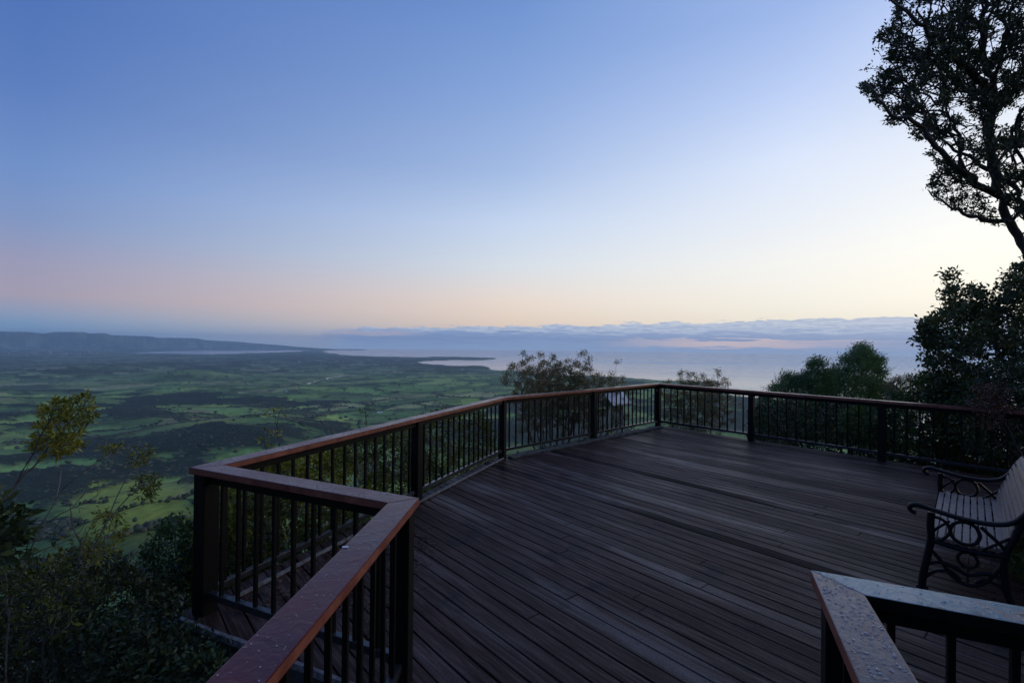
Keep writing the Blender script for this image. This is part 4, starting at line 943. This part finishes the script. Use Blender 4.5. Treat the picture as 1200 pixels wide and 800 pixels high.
farm = [(225, 511, 34, 16, 4, 'w', 'long white farm shed beside the dark wood in the near valley'), (445, 483.5, 46, 20, 5, 'w', 'white farm building seen just above the left handrail'),
        (437, 482, 22, 14, 5, 'w', 'small white outbuilding beside the farm building above the handrail'), (103, 497, 20, 14, 4, 'w', 'white house beside the yellow green leaf cluster'),
        (373, 423, 150, 60, 10, 'w', 'bright white warehouse near the far coast'), (351, 424, 90, 40, 9, 'w', 'pale warehouse just left of the bright one near the coast'), (163, 469.5, 22, 12, 5, 'w', 'white farmhouse above the plantation'),
        (81, 463.5, 26, 14, 5, 'w', 'pale farmhouse on the plain behind the leaf cluster'), (36, 415.5, 150, 60, 10, 'r', 'red roofed factory among far town buildings'), (18, 411.5, 160, 70, 10, 'w', 'pale factory at the left edge town'),
        (110, 404, 300, 90, 14, 'w', 'white building below the far ridge'), (515, 433.5, 70, 30, 8, 'w', 'white shed near the headland wood'), (542, 433, 60, 24, 8, 'w', 'second white shed nearer the beach'), (62, 463, 18, 12, 4, 'w', 'tiny pale shed left of the plain farmhouse'),
        (318, 457, 40, 16, 5, 'g', 'grey roofed farm beside the hedge line'), (336, 459, 30, 14, 5, 'w', 'white farm roof right of the grey one')]
for px, py, L, Wd, H, c, lab in farm:
    p = ray_ground(px, py); root = empty('farm_building', p, random.Random(int(px)).uniform(-.4, .4)+math.atan2(-p[0], p[1])); tag(root, lab, 'building', 'scattered farm and factory buildings')
    w, r = house_parts(L, Wd, H, Wd*.16); w.build('wall', MAT['wall_w'], root); r.build('roof', MAT['roof_w' if c == 'w' else 'roof_r' if c == 'r' else 'roof_g'], root)
rnd = random.Random(12); protos = []
for i in range(5):
    w, r = house_parts(rnd.uniform(14, 22), rnd.uniform(10, 13), rnd.choice((3.2, 6)), 2.6); mb = MB(); mb.v = w.v+r.v; mb.t = w.t+r.t; nw_ = len(w.v); mb.f = w.f+[tuple(nw_+k for k in f) for f in r.f]
    me = bpy.data.meshes.new('house'); me.from_pydata(mb.v, [], mb.f); me.materials.append(MAT['wall_w' if i % 2 else 'wall_b']); me.materials.append(MAT['roof_w' if i in (0, 3) else 'roof_r' if i == 1 else 'roof_g'])
    for k, f in enumerate(me.polygons): f.material_index = 1 if k >= len(w.f) else 0
    protos.append(me)
def town(n, x0, x1, y0, y1, label, group, seed, scale=1):
    rnd = random.Random(seed); k = 0; tries = 0
    while k < n and tries < n*6:
        tries += 1; p = ray_ground(rnd.uniform(x0, x1), rnd.uniform(y0, y1))
        if p[2] < -599.3: continue
        o = bpy.data.objects.new('house', rnd.choice(protos)); COL.objects.link(o); o.location = (p[0], p[1], p[2]+.5); o.rotation_euler.z = rnd.uniform(0, 3); s = scale*rnd.uniform(.8, 1.4); o.scale = (s, s, s)
        tag(o, label, 'house', group); k += 1
town(130, 592, 775, 438, 447, 'tiny house of the coastal town spread along the shore behind the shrubs', 'houses of the coastal town', 1)
town(80, 340, 520, 417, 427, 'tiny far house scattered along the wooded coast above the bay', 'houses along the far coast', 2, 1.8)
town(60, 5, 130, 408, 417, 'tiny far house in the town at the foot of the ridge', 'houses of the far inland town', 3, 3)

# ------------------------------------------------------------------ lone paddock trees
rng = np.random.default_rng(99); kt = 0
for k, (px, py, s, lab) in enumerate([(196, 591, 1.5, 'round dark tree alone on the bright green hill'), (188, 589, .9, 'smaller tree touching the round one on the green hill'), (214, 582, .8, 'small tree at the edge of the green hill beside the corner post'),
                         (213, 484, .9, 'lone bushy tree in the square paddock'), (222, 449, 1.6, 'lone tree on the bare knoll in the plain'), (268, 449, 1.3, 'lone tree right of the bare knoll'), (262, 466, 1.1, 'lone tree on the plain below the knoll'),
                         (330, 470, 1.2, 'lone tree beside the long wood'), (248, 498, .9, 'lone tree by the dry yellow field'), (150, 512, .8, 'lone tree at the top of the near paddock')]):
    p = ray_ground(px, py); root = empty('paddock_tree', p); tag(root, lab, 'tree', 'lone trees on the paddocks')
    h = 12*s; mb = MB(); mb.tube([(0, 0, -1), (.3, .1, h*.25), (0, 0, h*.6)], [.5*s, .35*s, .15*s], 6); mb.build('trunk', MAT['bark_grey'], root)
    c = np.array([[rng.normal(0, h*.2), rng.normal(0, h*.2), h*(.42+.35*rng.random())] for _ in range(26)]); S = np.full((26, 3), h*.16)*rng.uniform(.6, 1.5, (26, 1))
    link('crown', blob_mesh('crown', c, S, 2, rng, rng.uniform(.2, .7, 26)), MAT['canopy'], root)

# ------------------------------------------------------------------ haze
def haze():
    mb = MB(); mb.prism([(-50600, -50600), (50600, -50600), (50600, 50600), (-50600, 50600)], -613, 640)
    m = bpy.data.materials.new('coastal haze'); m.use_nodes = True; nt = m.node_tree; nt.nodes.remove(nt.nodes['Principled BSDF'])
    v = N(nt, 'ShaderNodeVolumePrincipled'); v.inputs['Color'].default_value = (.60, .80, 1.0, 1); v.inputs['Density'].default_value = HAZE; v.inputs['Anisotropy'].default_value = 0.3
    nt.links.new(v.outputs[0], nt.nodes['Material Output'].inputs['Volume'])
    o = mb.build('haze', m); tag(o, 'thin blue dawn haze over the lowland', None, None, 'stuff')
HAZE = 2.35e-5
haze()

# ------------------------------------------------------------------ sky and light
w = bpy.data.worlds.new('World'); sc.world = w; w.use_nodes = True; nt = w.node_tree; bg = nt.nodes['Background']
SUN_AZ, SUN_EL = 68, 3.0
tc = N(nt, 'ShaderNodeTexCoord'); sx = N(nt, 'ShaderNodeSeparateXYZ'); nt.links.new(tc.outputs['Generated'], sx.inputs[0])
az = math_(nt, 'MULTIPLY', math_(nt, 'ARCTAN2', sx.outputs[0], sx.outputs[1]), 180/math.pi)
el = math_(nt, 'MULTIPLY', math_(nt, 'ARCSINE', sx.outputs[2]), 180/math.pi)
sq = math_(nt, 'SQRT', mrange(nt, el, 0, 90))
def col(stops): return ramp(nt, sq, [(math.sqrt(max(e, 0)/90), tuple(v*.6*k for v in lin(c))) for e, c, k in stops], 'LINEAR')
c_back = col([(0, (95, 110, 150), 1), (4, (120, 120, 155), 1), (12, (105, 125, 175), 1), (30, (72, 102, 168), 1), (90, (58, 90, 160), 1)])
c_left = col([(0, (122, 158, 196), 1), (1.3, (124, 156, 190), 1), (2.4, (145, 156, 181), 1), (3.8, (164, 154, 170), 1), (6.6, (150, 150, 177), 1), (10, (124, 145, 187), 1), (14.4, (106, 137, 191), 1), (20.7, (86, 119, 180), 1), (27, (74, 109, 174), 1), (90, (50, 82, 148), 1)])
c_mid = col([(0, (210, 200, 200), 1), (2.4, (236, 212, 188), 1), (5.2, (232, 216, 202), 1), (9.2, (210, 217, 224), 1), (14, (190, 206, 230), 1), (19.6, (158, 181, 219), 1), (28, (129, 158, 209), 1), (35.5, (106, 140, 198), 1), (90, (60, 95, 170), 1)])
c_r = col([(0, (250, 230, 206), .95), (2.8, (253, 243, 220), .96), (4.5, (251, 245, 229), .96), (8.9, (246, 245, 240), .95), (13, (232, 237, 244), .95), (18.7, (211, 222, 242), 1), (24.7, (182, 200, 236), 1), (31.5, (150, 175, 223), 1), (90, (66, 100, 175), 1)])
c_rr = col([(0, (255, 236, 208), 1.0), (5, (255, 248, 228), 1.05), (10, (252, 250, 242), 1.0), (16, (240, 243, 248), .95), (22, (214, 224, 241), .95), (28, (190, 205, 238), 1), (40, (130, 160, 216), 1), (90, (68, 102, 176), 1)])
c_sun = col([(0, (255, 215, 170), 1.4), (4, (255, 235, 200), 1.65), (10, (255, 248, 230), 1.5), (20, (240, 244, 250), 1.1), (32, (180, 200, 236), 1), (90, (68, 102, 176), 1)])
def smooth(v, a, b):
    n = N(nt, 'ShaderNodeMapRange', interpolation_type='LINEAR'); nt.links.new(v, n.inputs[0]); n.inputs[1].default_value = a; n.inputs[2].default_value = b; return n.outputs[0]
c = mixc(nt, smooth(az, -110, -45), c_back, c_left)
c = mixc(nt, smooth(az, -45, 0), c, c_mid); c = mixc(nt, smooth(az, 0, 30), c, c_r); c = mixc(nt, smooth(az, 30, 46), c, c_rr)
c = mixc(nt, smooth(az, 46, 68), c, c_sun); c = mixc(nt, smooth(az, 85, 165), c, c_back)
# cloud bank low over the sea
cv = N(nt, 'ShaderNodeCombineXYZ'); nt.links.new(az, cv.inputs[0]); nt.links.new(math_(nt, 'MULTIPLY', el, 5.5), cv.inputs[1])
cn = noise(nt, cv.outputs[0], .26, 10, .66, .2)
cv2 = N(nt, 'ShaderNodeCombineXYZ'); nt.links.new(math_(nt, 'MULTIPLY', az, .35), cv2.inputs[0]); nt.links.new(math_(nt, 'MULTIPLY', el, 4.5), cv2.inputs[1])
cs = noise(nt, cv2.outputs[0], .8, 8, .66, .4)
top = ramp(nt, mrange(nt, az, -60, 120), [(0, (.0,)*3), (.195, (.02,)*3), (.225, (.40,)*3), (.333, (.50,)*3), (.43, (.62,)*3), (.56, (.70,)*3), (.75, (.55,)*3), (1, (0,)*3)])
tope = math_(nt, 'ADD', math_(nt, 'MULTIPLY', top, 4.4), math_(nt, 'MULTIPLY', math_(nt, 'SUBTRACT', cn, .5), 2.4))
cm = math_(nt, 'MULTIPLY', mrange(nt, math_(nt, 'SUBTRACT', tope, el), 0, .10), mrange(nt, az, -24, -18))
body = ramp(nt, mrange(nt, math_(nt, 'ADD', el, math_(nt, 'MULTIPLY', math_(nt, 'SUBTRACT', cs, .5), 4.2)), -.7, 3.3), [(0, tuple(v*.6 for v in lin((158, 184, 216)))), (.22, tuple(v*.6 for v in lin((150, 174, 212)))), (.42, tuple(v*.6 for v in lin((122, 148, 194)))), (.54, tuple(v*.6 for v in lin((140, 163, 202)))), (.62, tuple(v*.6 for v in lin((196, 208, 224)))), (.70, tuple(v*.6 for v in lin((138, 158, 196)))), (.80, tuple(v*.6 for v in lin((206, 214, 226)))), (.9, tuple(v*.6 for v in lin((150, 168, 200)))), (1, tuple(v*.6 for v in lin((190, 200, 216))))])
body = mixc(nt, mrange(nt, az, -10, 40, 0, .35), body, tuple(v*.6 for v in lin((202, 206, 216))))
# warm gap under the bank
gapn = math_(nt, 'ADD', el, math_(nt, 'MULTIPLY', math_(nt, 'SUBTRACT', cs, .5), 2.0))
gap = math_(nt, 'MULTIPLY', math_(nt, 'MULTIPLY', mrange(nt, gapn, -.15, .1), mrange(nt, gapn, .80, .68)), math_(nt, 'MULTIPLY', mrange(nt, az, 10, 22), mrange(nt, az, 42, 27)))
body = mixc(nt, math_(nt, 'MULTIPLY', gap, .9), body, tuple(v*.8 for v in lin((255, 214, 184))))
gap2 = math_(nt, 'MULTIPLY', math_(nt, 'MULTIPLY', mrange(nt, gapn, .75, 1.0), mrange(nt, gapn, 1.5, 1.2)), math_(nt, 'MULTIPLY', mrange(nt, az, -24, -19), mrange(nt, az, -9, -13)))
body = mixc(nt, math_(nt, 'MULTIPLY', gap2, .6), body, tuple(v*.6 for v in lin((205, 190, 195))))
c = mixc(nt, math_(nt, 'MULTIPLY', cm, .96), c, body)
sky = N(nt, 'ShaderNodeTexSky', sky_type='NISHITA'); sky.sun_disc = False; sky.sun_elevation = R_(SUN_EL); sky.sun_rotation = R_(SUN_AZ); sky.altitude = 600
skc = mixc(nt, 1.0, sky.outputs[0], (.05, .05, .05), 'MULTIPLY')
c = mixc(nt, .03, c, skc)
nt.links.new(c, bg.inputs[0]); bg.inputs[1].default_value = 1/.6
su = bpy.data.lights.new('sun', 'SUN'); su.energy = .2; su.angle = R_(14); su.color = (1, .72, .48); so = bpy.data.objects.new('sun', su); COL.objects.link(so)
a, e = R_(SUN_AZ), R_(5); dv = Vector((-math.sin(a)*math.cos(e), -math.cos(a)*math.cos(e), -math.sin(e))); so.rotation_euler = dv.to_track_quat('-Z', 'Y').to_euler(); so.location = (20, 8, 6)

sc.view_settings.view_transform = 'Standard'; sc.view_settings.look = 'None'; sc.view_settings.exposure = 0.22; sc.view_settings.gamma = 1; sc.view_settings.use_curve_mapping = False
cy = sc.cycles; cy.use_denoising = True
try: cy.denoiser = 'OPENIMAGEDENOISE'
except Exception: pass
cy.max_bounces = 6; cy.diffuse_bounces = 3; cy.glossy_bounces = 3; cy.transmission_bounces = 3; cy.volume_bounces = 1; cy.transparent_max_bounces = 4
